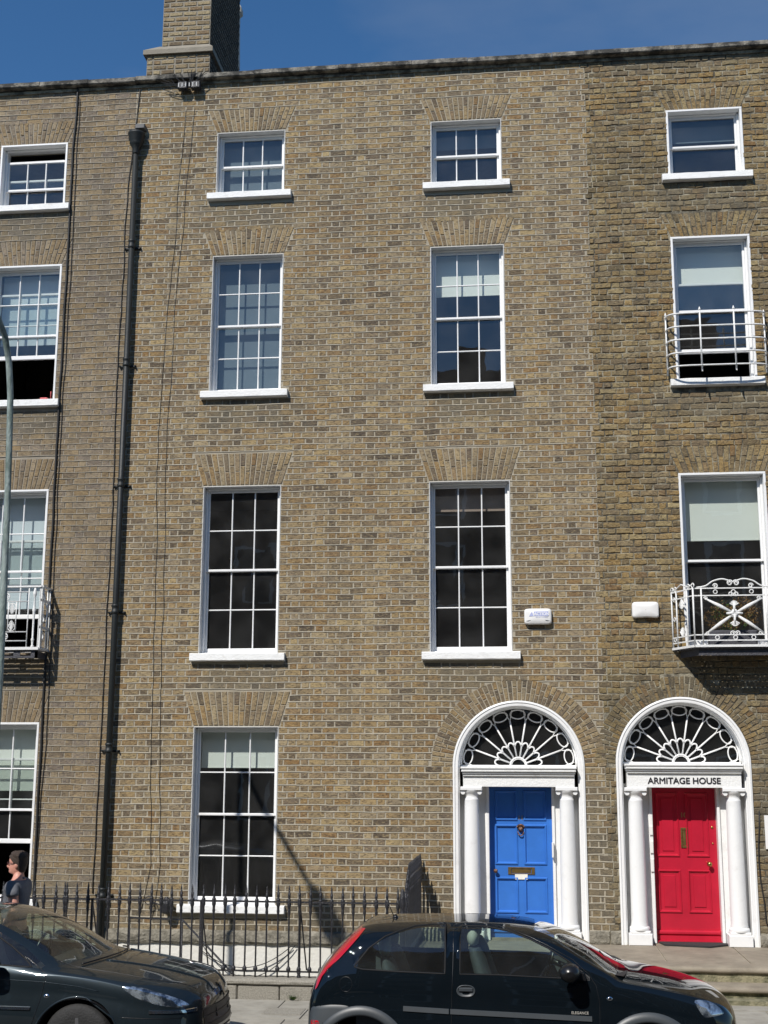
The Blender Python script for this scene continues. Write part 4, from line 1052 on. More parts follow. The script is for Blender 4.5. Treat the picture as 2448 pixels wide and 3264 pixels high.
def balcony_left():
    z0, z1 = 4.42, 5.335; yf = D-.36; x1 = -7.03; x0 = -8.45; y = yf
    b = MB(); b.box(x0, x1, yf-.02, yf+.02, z0-.01, z0+.03); b.box(x1-.02, x1+.02, yf+.02, D-.005, z0-.01, z0+.03); b.box(x0-.02, x0+.02, yf+.02, D-.005, z0-.01, z0+.03)
    B0 = b.build('balcony', M['whiteiron'], HL, label='white cast iron balcony with rosettes at the left edge')
    b = MB()
    for z in (z1,): b.box(x0, x1, yf-.02, yf+.02, z-.012, z+.012); b.box(x1-.02, x1+.02, yf+.02, D-.005, z-.012, z+.012)
    b.build('rail', M['whiteiron'], B0)
    f = MB()
    for z in (z1-.08, z1-.22, z0+.25, z0+.12): f.tube([(x0, y, z), (x1-.19, y, z)], .009, 6)
    for x in [x1-.19, x1-.37, x1-.49, x1-.62, x1-.74, x1-.87, x1-1.0, x1-1.12]: f.tube([(x, y, z0 if x > x1-.2 else z0+.25), (x, y, z1-.22 if x < x1-.2 else z1)], .009, 6)
    for x in (x1-.43, x1-.68, x1-.93):
        for (z, sg) in ((z1-.25, -1), (z0+.27, 1)):
            f.tube([(x+.055*math.cos(a), y, z+sg*.05+.055*math.sin(a)) for a in [2*math.pi*k/12 for k in range(12)]], .008, 6, closed=True)
            for k in range(-3, 4): f.tube([(x, y-.008, z), (x+.016*k, y-.008, z+sg*(.15-.007*k*k))], [.004, .0065], 5)
    for x in (x1-.53, x1-.95):
        for z in (z1-.15, z0+.185):
            f.tube([(x+.05*math.cos(a), y, z+.05*math.sin(a)) for a in [2*math.pi*k/14 for k in range(14)]], .008, 6, closed=True)
            for k in range(8): a = k*math.pi/4; f.tube([(x, y, z), (x+.048*math.cos(a), y, z+.048*math.sin(a))], .007, 5)
    f.build('front_panel', M['whiteiron'], B0)
    f = MB(); f.lathe([(.012, 0), (.022, .03), (.022, .05), (.012, .06), (.018, .12), (.026, .14), (.013, .16), (.015, .42), (.02, .5), (.02, .54), (.028, .57), (.018, .60), (.012, .75), (.024, .78), (.03, .82), (.018, .86), (.01, .9)], (x1-.10, y, z0+.0), 10); f.build('baluster', M['whiteiron'], B0)
    f = MB(); f.box(x1-.012, x1+.012, yf, yf+.02, z0, z1); f.box(x1-.03, x1-.02, yf, yf+.02, z0, z1)
    for u in (.25, .72, .98): f.tube([(x1, yf+(D-yf)*u-.01, z0), (x1, yf+(D-yf)*u-.01, z1)], .012, 6)
    for z in (z1-.15, z0+.2, z0+.45): f.tube([(x1, yf+.09+.05*math.cos(a), z+.06*math.sin(a)) for a in [2*math.pi*k/10 for k in range(10)]], .012, 6, closed=True)
    f.tube([(x1, yf, z1-.1), (x1, D, z0+.5)], .012, 6); f.box(x1-.008, x1+.008, yf, D, z0+.30, z0+.34); f.box(x1-.008, x1+.008, yf, D, z1-.22, z1-.18)
    f.build('side_panel', M['whiteiron'], B0)
    f = MB(); ya, yb_ = yf+.015, yf+.03; zt, zb = z0-.012, z0-.125
    f.box(x0, x1-.02, ya, yb_, zt-.025, zt); f.box(x0, x1-.02, ya, yb_, zb, zb+.03)
    x = x0
    while x < x1-.1: f.box(x, x+.10, ya, yb_, zb+.03, zt-.025); x += .26
    f.box(x1-.06, x1-.02, ya, D, zb, zt-.02)
    f.build('fascia', M['greyiron'], B0)
    f = MB(); k = 0; yy = yf+.03
    while yy < D-.02: f.box(x0, x1-.03, yy, yy+.04, z0-.015, z0-.005); yy += .062
    f.build('floor_grating', M['greyiron'], B0)
balcony_left()
b = MB(); b.bbox(-7.36, -7.25, D-.05, D+.02, 8.275, 8.30, .004); b.tube([(-7.20, D-.02, 8.28), (-7.20, D-.02, 8.40)], .006, 6); tag(b.build('desk_item', M['redthing']), 'small red folder and pencil on the sill of the open left window', 'stationery')

# ------------------------------------------------------------------ street lamp
def street_lamp():
    t = thing('street_lamp', (-6.0, 14.0, PZ), 'tall lamp post of flaking pale green paint bending over at the left edge', 'street lamp')
    b = MB(); pts = [(-6.0, 14, PZ), (-6.0, 14, 2), (-6.005, 14, 4), (-6.03, 14, 5.5), (-6.06, 14, 6.5), (-6.08, 13.99, 7.1), (-6.10, 13.93, 7.5), (-6.12, 13.82, 7.78), (-6.16, 13.62, 8.0), (-6.22, 13.3, 8.16), (-6.2, 12.9, 8.26), (-6.1, 12.4, 8.34), (-5.95, 11.75, 8.38)]
    out = []; 
    for i in range(len(pts)-1):
        for k in range(4): out.append([pts[i][j]+(pts[i+1][j]-pts[i][j])*k/4 for j in range(3)])
    out.append(pts[-1]); n = len(out); b.tube(out, [.055 if p[2] < 2 and p[1] > 13.9 else (.044 if p[2] < 5 and p[1] > 13.9 else .037) for p in out], 12)
    b.lathe([(.09, 0), (.085, .9), (.07, .95), (.055, 1.0)], (-6, 14, PZ), 12); b.build('pole', M['polepaint'], t)
    b = MB(); ax = Vector((-5.95, 11.75, 8.38)); dr = Vector((.2, -.9, -.05)).normalized()
    rows_ = []
    for (s, w_, h_) in ((0, .05, .05), (.06, .09, .08), (.25, .15, .11), (.5, .17, .12), (.68, .13, .10), (.74, .03, .03)):
        c_ = ax+dr*s; sd = dr.cross(Vector((0, 0, 1))).normalized(); rows_.append([tuple(c_+sd*w_*math.cos(a)+Vector((0, 0, 1))*h_*math.sin(a)) for a in [2*math.pi*k/14 for k in range(14)]])
    b.sheet(rows_, closed=True); b.build('lantern', M['clad'], t)
street_lamp()

# ------------------------------------------------------------------ cars
def loft_car(name, tab, yc, x0s, label, sill, wheels, paint, glassranges, g1f, g2f, header, cowl, clad=None, rearglass=None, rnd=.25):
    """tab rows: x | W zb zr wr zc bulge. Returns the thing, its surface tree and helpers."""
    t = thing(name, ((tab[0][0]+tab[-1][0])/2, yc, 0), label, 'car')
    xa, xb = tab[0][0], tab[-1][0]
    st = []; n = 170
    for i in range(n+1): st.append(xa+(xb-xa)*(.5-.5*math.cos(math.pi*i/n))*.35+(xb-xa)*i/n*.65)
    for (a, c) in glassranges: st += [a, c]
    st += [header, cowl]
    for (wx, wr_) in wheels:
        for k in range(25): st.append(wx-wr_*math.cos(math.pi*k/24))
    st = sorted(set(round(s, 4) for s in st)); st = [s for i, s in enumerate(st) if i == 0 or s-st[i-1] > .0035]
    def ring(x):
        W, zb, zr, wr_, zc, bu = interp(tab, x)
        zlo = sill
        for (wx, R0, wz) in [(w_[0], w_[1], .285) for w_ in wheels]:
            if abs(x-wx) < R0: zlo = max(zlo, wz+math.sqrt(R0*R0-(x-wx)**2))
        zlo = min(zlo, zb-.05)
        P = []; K = []
        NB = 16
        for k in range(NB+1):
            u = k/NB; z = zlo+(zb-zlo)*u; q = max(0, min(1, (z-.25)/max(.2, zb-.25)))
            wq = W*(.955+.045*math.sin(math.pi*min(1, q*1.25+.05)))*(1 if q < .8 else 1-.035*((q-.8)/.2)**2)
            P.append((wq, z)); K.append('body')
        wbelt = P[-1][0]
        g1, g2 = g1f(x), g2f(x)
        def side(z):
            u = (z-zb)/max(.02, zr-zb); u = max(0, min(1, u)); return wbelt+(wr_-wbelt)*(u*(1-rnd)+rnd*u**9)
        g1 = max(g1, zb+.012); inw = any(a-1e-6 <= x <= c+1e-6 for a, c in glassranges)
        g2 = min(max(g2, g1+.003), zr-.012) if inw else min(g1+.003+(zr-zb)*.4, zr-.01)
        if g2 <= g1: g1 = zb+(zr-zb)*.35; g2 = zb+(zr-zb)*.6
        for z in (g1,): P.append((side(z), z)); K.append('p')
        for k in range(1, 7): z = g1+(g2-g1)*k/6; P.append((side(z), z)); K.append('g')
        for k in range(1, 6): z = g2+(zr-g2)*(1-(1-k/6)**2); P.append((side(z), z)); K.append('p')
        P.append((wr_, zr)); K.append('p')
        for k in range(1, 13):
            v = 1-k/12; P.append((wr_*v, zr+(zc-zr)*(1-v**2.2))); K.append('t')
        full = [(-w_, z) for w_, z in P]+[(w_, z) for w_, z in P[:-1][::-1]]
        hw = W
        pts = [(x+bu*(1-min(1, abs(w_)/hw)**2), yc+w_, z) for w_, z in full]
        return pts, K+K[:-1][::-1], len(P)
    rings = [ring(x) for x in st]; m = len(rings[0][0])
    body = MB(); parts = {}
    K = rings[0][1]; nP = rings[0][2]
    V = [p for r_ in rings for p in r_[0]]
    groups = {'body': [], 'clad': [], 'screen': [], 'rear': []}
    for i in range(len(st)-1):
        xm = (st[i]+st[i+1])/2
        for j in range(m-1):
            kk = K[j+1] if j < nP-1 else K[j]
            f = (i*m+j, i*m+j+1, (i+1)*m+j+1, (i+1)*m+j)
            zz = sum(V[q][2] for q in f)/4
            key = 'body'
            if kk == 'g':
                for gi, (a, c) in enumerate(glassranges):
                    if a < xm < c: key = ('g', gi, j < nP)
            elif kk == 't' and cowl > xm > header: key = 'screen'
            elif kk == 't' and rearglass and rearglass[0] < xm < rearglass[1]: key = 'rear'
            elif kk == 'body' and clad and clad(xm, zz): key = 'clad'
            groups.setdefault(key, []).append(f)
    # end caps
    def sub(faces, nm, m_, parent, smooth=True, ang=None):
        used = {}; vs = []; fs = []
        for f in faces:
            q = []
            for v in f:
                if v not in used: used[v] = len(vs); vs.append(V[v])
                q.append(used[v])
            fs.append(q)
        me = bpy.data.meshes.new(nm); me.from_pydata(vs, [], fs); me.materials.append(m_); me.polygons.foreach_set('use_smooth', [smooth]*len(fs))
        return link(nm, me, parent)
    groups['clad' if clad else 'body'] += [tuple(range(m-1, -1, -1)), tuple((len(st)-1)*m+k for k in range(m))]
    bo = sub(groups['body'], 'body', paint, t); pass
    if groups['clad']: sub(groups['clad'], 'bumper', M['clad'], t)
    if groups['screen']: sub(groups['screen'], 'windscreen', M['carglass'], t)
    if groups['rear']: sub(groups['rear'], 'rear_window', M['carglass'], t)
    for k_ in groups:
        if isinstance(k_, tuple): sub(groups[k_], 'side_window', M['carglass'], t)
    allf = [f for k_ in groups for f in groups[k_]]
    tree = BVHTree.FromPolygons([Vector(v) for v in V], [tuple(f) for f in allf])
    # floor pan, so that the road does not show through the cabin
    W = tab[len(tab)//2][1]
    b = MB(); b.box(xa+.25, xb-.25, yc-W*.9, yc+W*.9, sill-.02, sill+.12); b.build('floor_pan', M['darkplastic'], t)
    # wheels
    for (wx, R0, wr_) in [(w_[0], w_[1], w_[2] if len(w_) > 2 else .285) for w_ in wheels]:
        for sg in (-1, 1):
            wy = yc+sg*(W-.13); h = .105
            q = MB(); r2 = .285*1.0 if R0 < .385 else .32
            q.lathe([(r2*.62, -h), (r2*.90, -h*1.05), (r2*.985, -h*.8), (r2, 0), (r2*.985, h*.8), (r2*.9, h*1.05), (r2*.62, h)], (wx, wy, r2), 40, 'y'); ty = q.build('wheel', M['rubber'], t)
            q = MB(); q.lathe([(r2*.64, -h*.9), (r2*.68, -h*1.0), (r2*.62, -h*.9), (r2*.60, -h*.3), (r2*.1, -h*.3)] if sg < 0 else [(r2*.64, h*.9), (r2*.68, h*1.0), (r2*.62, h*.9), (r2*.60, h*.3), (r2*.1, h*.3)], (wx, wy, r2), 36, 'y')
            for k in range(7):
                a = R(90+360/7*k); q.tube([(wx+r2*.1*math.cos(a), wy+sg*h*.7, r2+r2*.1*math.sin(a)), (wx+r2*.62*math.cos(a), wy+sg*h*.9, r2+r2*.62*math.sin(a))], [.03, .022], 4)
            q.build('rim', M['rim'], ty)
            q = MB(); q.lathe([(R0-.004, -.02), (R0-.01, .22)] if sg < 0 else [(R0-.004, .02), (R0-.01, -.22)], (wx, yc+sg*(W-.03), .285), 36, 'y'); 
            q2 = MB(); q2.add(q.v, q.f[:-2]+[q.f[-1]], True); q2.build('wheel_well', M['darkplastic'], t)
    return t, tree, ring
def hit(tree, x, z, far=False, yc=0):
    o = Vector((x, yc+(3 if far else -3), z)); r_ = tree.ray_cast(o, Vector((0, -1 if far else 1, 0)), 4)
    return r_
def conform(tree, poly, m_, name, t, yc, off=.004, far=False, rings_=5, thick=None):
    cx = sum(p[0] for p in poly)/len(poly); cz = sum(p[1] for p in poly)/len(poly)
    P = []; N_ = len(poly)
    for i in range(N_):
        p0, p1, p2, p3 = poly[i-1], poly[i], poly[(i+1) % N_], poly[(i+2) % N_]; n = max(2, int(math.hypot(p2[0]-p1[0], p2[1]-p1[1])/.015))
        for k in range(n):
            u = k/n; P.append(tuple(.5*(2*p1[q]+(p2[q]-p0[q])*u+(2*p0[q]-5*p1[q]+4*p2[q]-p3[q])*u*u+(3*p1[q]-p0[q]-3*p2[q]+p3[q])*u**3) for q in (0, 1)))
    rows_ = []
    for k in range(rings_+1):
        s = 1-k/rings_*.98; row = []
        for (x, z) in P:
            xx, zz = cx+(x-cx)*s, cz+(z-cz)*s; h_ = hit(tree, xx, zz, far, yc)
            if h_[0] is None: 
                for q in range(1, 12):
                    h_ = hit(tree, xx+(cx-xx)*q*.06, zz+(cz-zz)*q*.06, far, yc)
                    if h_[0]: break
            if h_[0] is None: return None
            yy = h_[0].y+(off if far else -off)*(1 if k else -.5)
            row.append((xx, yy, zz))
        rows_.append(row)
    b = MB(); b.sheet(rows_, closed=True); return b.build(name, m_, t)
def seam(tree, pts, t, yc, r=.003, m_='trim', name='door_seam', far=False, off=.0, closed=False):
    out = []
    for i in range(len(pts)-(0 if closed else 1)):
        a, b_ = pts[i], pts[(i+1) % len(pts)]; n = max(1, int(math.hypot(b_[0]-a[0], b_[1]-a[1])/.03))
        for k in range(n): out.append((a[0]+(b_[0]-a[0])*k/n, a[1]+(b_[1]-a[1])*k/n))
    if not closed: out.append(pts[-1])
    P = []
    for (x, z) in out:
        h_ = hit(tree, x, z, far, yc)
        if h_[0]: P.append((x, h_[0].y+(off if far else -off), z))
    if len(P) > 1: b = MB(); b.tube(P, r, 6, closed=closed); return b.build(name, M[m_], t)

def seats(t, xs, yc, z, hr='seatpale', m_='seat'):
    for x in xs:
        for sg in (-1, 1):
            b = MB(); y = yc+sg*.36
            rows_ = []
            for (px, pz, w_, d) in ((x+.12, z-.35, .24, .09), (x+.02, z-.15, .25, .08), (x-.05, z+.08, .23, .07), (x-.08, z+.16, .16, .05)):
                rows_.append([(px+d*math.cos(a), y+w_*math.sin(a), pz) for a in [2*math.pi*k/16 for k in range(16)]])
            b.sheet(rows_, closed=True); b.add(rows_[-1], [tuple(range(16))]); b.bbox(x, x+.5, y-.25, y+.25, z-.5, z-.35, .03)
            s_ = b.build('seat', M[m_], t)
            b = MB(); b.lathe([(.02, -.09), (.05, -.07), (.06, 0), (.05, .07), (.02, .09)], (x-.09, y, z+.26), 12); me = b.build('headrest', M[hr], s_)
            for v in me.data.vertices: v.co.y = (v.co.y-(y))*1.9+y

def hatchback():
    yc = 12.37
    tab = [(-2.00, .58, .46, .50, .50, .52, -.035), (-1.985, .68, .60, .66, .58, .70, -.045), (-1.95, .76, .74, .80, .62, .84, -.045), (-1.90, .79, .84, .93, .61, .97, -.04), (-1.80, .805, .93, 1.06, .60, 1.11, -.03),
           (-1.70, .81, .97, 1.185, .50, 1.22, -.02), (-1.60, .815, .985, 1.285, .44, 1.302, -.015), (-1.50, .82, .99, 1.35, .40, 1.356, -.01), (-1.3, .82, .995, 1.375, .37, 1.380, 0), (-1.0, .82, .995, 1.385, .36, 1.390, 0),
           (-.60, .82, .99, 1.388, .36, 1.393, 0), (-.30, .82, .985, 1.384, .37, 1.390, .01), (-.08, .82, .975, 1.357, .42, 1.368, .03), (.12, .82, .965, 1.295, .49, 1.322, .06), (.37, .82, .955, 1.15, .60, 1.20, .09), (.60, .82, .94, 1.025, .665, 1.055, .11),
           (.72, .82, .925, .965, .685, 1.0, .11), (.90, .82, .90, .935, .69, .975, .10), (1.15, .815, .85, .893, .67, .935, .09), (1.35, .79, .80, .85, .63, .885, .085), (1.48, .755, .75, .81, .59, .84, .08), (1.58, .71, .69, .765, .55, .79, .075),
           (1.66, .65, .62, .69, .50, .72, .07), (1.71, .58, .53, .60, .46, .63, .06), (1.735, .50, .42, .46, .40, .48, .05)]
    g1 = lambda x: interp([(-1.6, 1.06), (-1.5, 1.035), (-1.3, 1.02), (-.7, 1.012), (0, 1.0), (.33, .985), (.5, .965)], x)[0]
    g2 = lambda x: interp([(-1.575, 1.045), (-1.555, 1.09), (-1.49, 1.155), (-1.41, 1.215), (-1.31, 1.268), (-1.19, 1.312), (-1.05, 1.345), (-.9, 1.358), (-.60, 1.36), (-.43, 1.357), (-.23, 1.335), (-.03, 1.275), (.114, 1.21), (.30, 1.105), (.48, .985)], x)[0]
    clad = lambda x, z: (x < -1.60 and z < interp([(-2.1, .70), (-1.7, .735), (-1.5, .70)], x)[0]) or (x > 1.45 and z < .66)
    t, tree, ring = loft_car('parked_car', tab, yc, 0, 'blue-black three-door hatchback with a red tail lamp, parked below the blue door', .20, [(-1.50, .365), (.965, .365)], M['paint1'], [(-1.575, -.775), (-.635, .305), (.32, .46)], g1, g2, -.02, .655, rnd=.58, rearglass=(-1.84, -1.62))
    # the small front triangle is black plastic
    for o in [c for c in t.children if c.name.startswith('side_window')]:
        xs = [v.co.x for v in o.data.vertices]
        if min(xs)+wl(o).x*0 > .3: o.data.materials[0] = M['darkplastic']; o.name = 'quarter_trim'
    for far in (False, True):
        hl = [(1.35, .825), (1.43, .83), (1.53, .80), (1.615, .72), (1.60, .70), (1.50, .69), (1.43, .69), (1.37, .77)]
        o = conform(tree, hl, M['lampclear'], 'headlight', t, yc, .006, far)
        tl = [(-1.535, 1.345), (-1.60, 1.30), (-1.70, 1.20), (-1.80, 1.08), (-1.88, .96), (-1.915, .86), (-1.87, .90), (-1.79, 1.00), (-1.68, 1.12), (-1.59, 1.23), (-1.51, 1.33)]
        # tail lamp as a band following the corner
        rows_ = []
        for (xo, zo, xi, zi) in ((-1.915, .84, -1.895, .86), (-1.90, .93, -1.855, .95), (-1.845, 1.03, -1.795, 1.02), (-1.77, 1.12, -1.705, 1.10), (-1.69, 1.21, -1.62, 1.19), (-1.615, 1.29, -1.545, 1.275), (-1.56, 1.335, -1.50, 1.335)):
            row = []
            for k in range(5):
                u = k/4; x, z = xo+(xi-xo)*u, zo+(zi-zo)*u; h_ = hit(tree, x, z, far, yc)
                q = 0
                while h_[0] is None and q < 20: q += 1; x += .006; z -= .004; h_ = hit(tree, x, z, far, yc)
                if h_[0] is None: row = None; break
                row.append((x-.004, h_[0].y+(.008 if far else -.008), z+.003))
            if row: rows_.append(row)
        b = MB(); b.sheet(rows_); b.build('tail_light', M['lampred'], t)
        conform(tree, [(-1.96, .60), (-1.86, .605), (-1.86, .55), (-1.95, .54)], M['lampred'], 'fog_lamp', t, yc, .005, far, 3)
        conform(tree, [(-1.985, .60), (-1.955, .70), (-1.90, .715), (-1.75, .735), (-1.60, .725), (-1.66, .66), (-1.78, .58), (-1.86, .47), (-1.88, .30), (-1.975, .32)], M['clad'], 'rear_bumper', t, yc, .005, far, 8)
        # side strip
        y_s = None
        for (a, c, za, zb) in ((-1.13, -.735, .715, .70), (-.722, .485, .70, .668)):
            P = []
            for k in range(21):
                x = a+(c-a)*k/20; z = za+(zb-za)*k/20; P.append((x, z))
            rows_ = []
            for (dz, oo) in ((.022, .0), (.018, .010), (-.018, .010), (-.022, .0)):
                row = []
                for x, z in P:
                    h_ = hit(tree, x, z+dz, far, yc); row.append((x, h_[0].y+(oo if far else -oo), z+dz))
                rows_.append(row)
            b = MB(); b.sheet(rows_, smooth=False)
            for i in (0, 20): b.add([r_[i] for r_ in rows_], [(0, 1, 2, 3)])
            b.build('side_strip', M['clad'], t)
        # arch lips
        for wx in (-1.50, .965):
            rows_ = []
            for (rr_, oo) in ((.362, -.03), (.364, .012), (.385, .022), (.43, .014), (.445, 0)):
                row = []
                for k in range(33):
                    a = R(4+172*k/32); x, z = wx+rr_*math.cos(a), .285+rr_*math.sin(a); h_ = hit(tree, wx+max(rr_, .37)*math.cos(a), .285+max(.37, rr_)*math.sin(a), far, yc)
                    yy = h_[0].y if h_[0] else (yc+(.8 if far else -.8)); row.append((x, yy+(oo if far else -oo), z))
                rows_.append(row)
            b = MB(); b.sheet(rows_); b.build('wheel_arch_trim', M['clad'], t)
        # handle
        hx, hz = -.587, .868; rows_ = []
        b = MB(); h_ = hit(tree, hx, hz, far, yc); sg = 1 if far else -1; y0 = h_[0].y
        b.sheet([[(hx+.082*s*math.copysign(abs(math.cos(a))**.7, math.cos(a)), y0+sg*o_, hz+.05*s*math.sin(a)) for a in [2*math.pi*k/24 for k in range(24)]] for (s, o_) in ((1, -.002), (1, .006), (.9, .010), (.86, .004), (.5, .001), (.02, 0))], closed=True)
        b.build('door_handle', M['clad'], t)
        b = MB(); b.bbox(hx-.06, hx+.06, min(y0+sg*.004, y0+sg*.016), max(y0+sg*.004, y0+sg*.016), hz-.004, hz+.028, .005); b.build('handle_grip', M['clad'], t)
        conform(tree, [(.64+.026*math.cos(R(a)), .832+.019*math.sin(R(a))) for a in range(0, 360, 30)], M['chrome'], 'side_indicator', t, yc, .007, far, 3)
        seam(tree, [(-.705, 1.375), (-.70, 1.2), (-.703, 1.0), (-.71, .8), (-.712, .6), (-.70, .4)], t, yc, .0035, far=far)
        seam(tree, [(-.70, 1.378), (-.60, 1.387), (-.42, 1.385), (-.23, 1.362), (-.03, 1.302), (.12, 1.24), (.34, 1.13), (.47, 1.02), (.53, .93), (.555, .80), (.55, .6), (.50, .4)], t, yc, .0035, far=far)
        seam(tree, [(-1.57, 1.04), (-1.45, 1.19), (-1.31, 1.285), (-1.19, 1.328), (-1.05, 1.362), (-.9, 1.374), (-.78, 1.374), (-.77, 1.2), (-.77, 1.0), (-1.2, 1.01), (-1.5, 1.022)], t, yc, .009, far=far, closed=True, name='window_rubber', m_='rubberseal', off=-.004)
        seam(tree, [(-.64, 1.0), (-.64, 1.37), (-.42, 1.368), (-.23, 1.345), (-.03, 1.285), (.12, 1.222), (.31, 1.115), (.47, .98), (.2, .985), (-.3, 1.0)], t, yc, .007, far=far, closed=True, name='window_rubber', m_='rubberseal', off=-.003)
        seam(tree, [(.313, .985), (.31, 1.105)], t, yc, .008, far=far, name='window_rubber', m_='rubberseal')
        # mirror
        b = MB(); my = yc+(.93 if far else -.93)
        rows_ = [[(.30+r_*1.0*math.cos(a)*.085+dx, my+dy*(1 if far else -1), 1.055+r_*.075*math.sin(a)) for a in [2*math.pi*k/18 for k in range(18)]] for (r_, dy, dx) in ((.3, .10, .0), (.75, .085, 0), (1, .03, 0), (1.02, -.04, .01), (.8, -.075, .02), (.4, -.09, .03))]
        b.sheet(rows_, closed=True); b.add(rows_[0], [tuple(range(18))]); b.add([(.36, my-(.06 if far else -.06), 1.0), (.44, my-(.06 if far else -.06), .985), (.44, yc+(.73 if far else -.73), .98), (.36, yc+(.73 if far else -.73), 1.0), (.36, my-(.06 if far else -.06), 1.06), (.42, my-(.06 if far else -.06), 1.04), (.44, yc+(.72 if far else -.72), 1.03), (.36, yc+(.72 if far else -.72), 1.06)], [(0, 1, 2, 3), (4, 5, 6, 7), (0, 1, 5, 4), (1, 2, 6, 5), (2, 3, 7, 6), (3, 0, 4, 7)])
        b.build('wing_mirror', M['trim'], t)
    # fuel cap (near side only)
    b_ = seam(tree, [(-1.64+.057*math.cos(R(a)), .90+.060*math.sin(R(a))) for a in range(0, 360, 15)], t, yc, .0022, closed=True, name='fuel_cap', off=.0, m_='trim')
    # bonnet shut line, antenna, wipers
    b = MB(); b.tube([(-1.29, yc, 1.378), (-1.375, yc, 1.565)], [.005, .0025], 6); b.lathe([(.03, 0), (.022, .02), (.008, .035)], (-1.28, yc, 1.374), 10); b.build('antenna', M['trim'], t)
    b = MB(); b.tube([(.73, yc-.5, 1.0), (.70, yc-.35, 1.035), (.60, yc-.05, 1.12)], .008, 6); b.tube([(.75, yc+.1, 1.03), (.68, yc+.25, 1.06), (.56, yc+.4, 1.10)], .008, 6); b.build('wiper', M['trim'], t)
    b = MB(); rows_ = []
    for k in range(9):
        u = -1+k/4; x = .74+.11*(1-u*u*.7); rows_.append([(x-.10, yc+u*.62, 1.0+.006), (x, yc+u*.62, .992)])
    b.sheet(rows_); b.build('scuttle', M['darkplastic'], t)
    text('ELEGANCE', .030, (.385, hit(tree, .385, .72, False, yc)[0].y-.004, .705), M['pot'], t, 'badge_lettering', ext=.001, fat=.0003)
    seats(t, (-.45,), yc, 1.02); seats(t, (-1.25,), yc, .92)
    b = MB(); b.tube([(.16+.05*math.sin(a), yc+.36+.18*math.cos(a), .98+.17*math.sin(a)) for a in [2*math.pi*k/24 for k in range(24)]], .015, 8, closed=True); b.tube([(.16, yc+.36, .98), (.4, yc+.36, .88)], .03, 8); b.build('steering_wheel', M['trim'], t)
    b = MB(); b.bbox(.32, .70, yc-.68, yc+.68, .55, .95, .03); b.build('dashboard', M['darkplastic'], t)
    for sg in (-1, 1): b = MB(); b.box(-1.55, .5, yc+sg*.73-.02, yc+sg*.73+.02, .35, .965); b.build('door_lining', M['seat'], t)
hatchback()

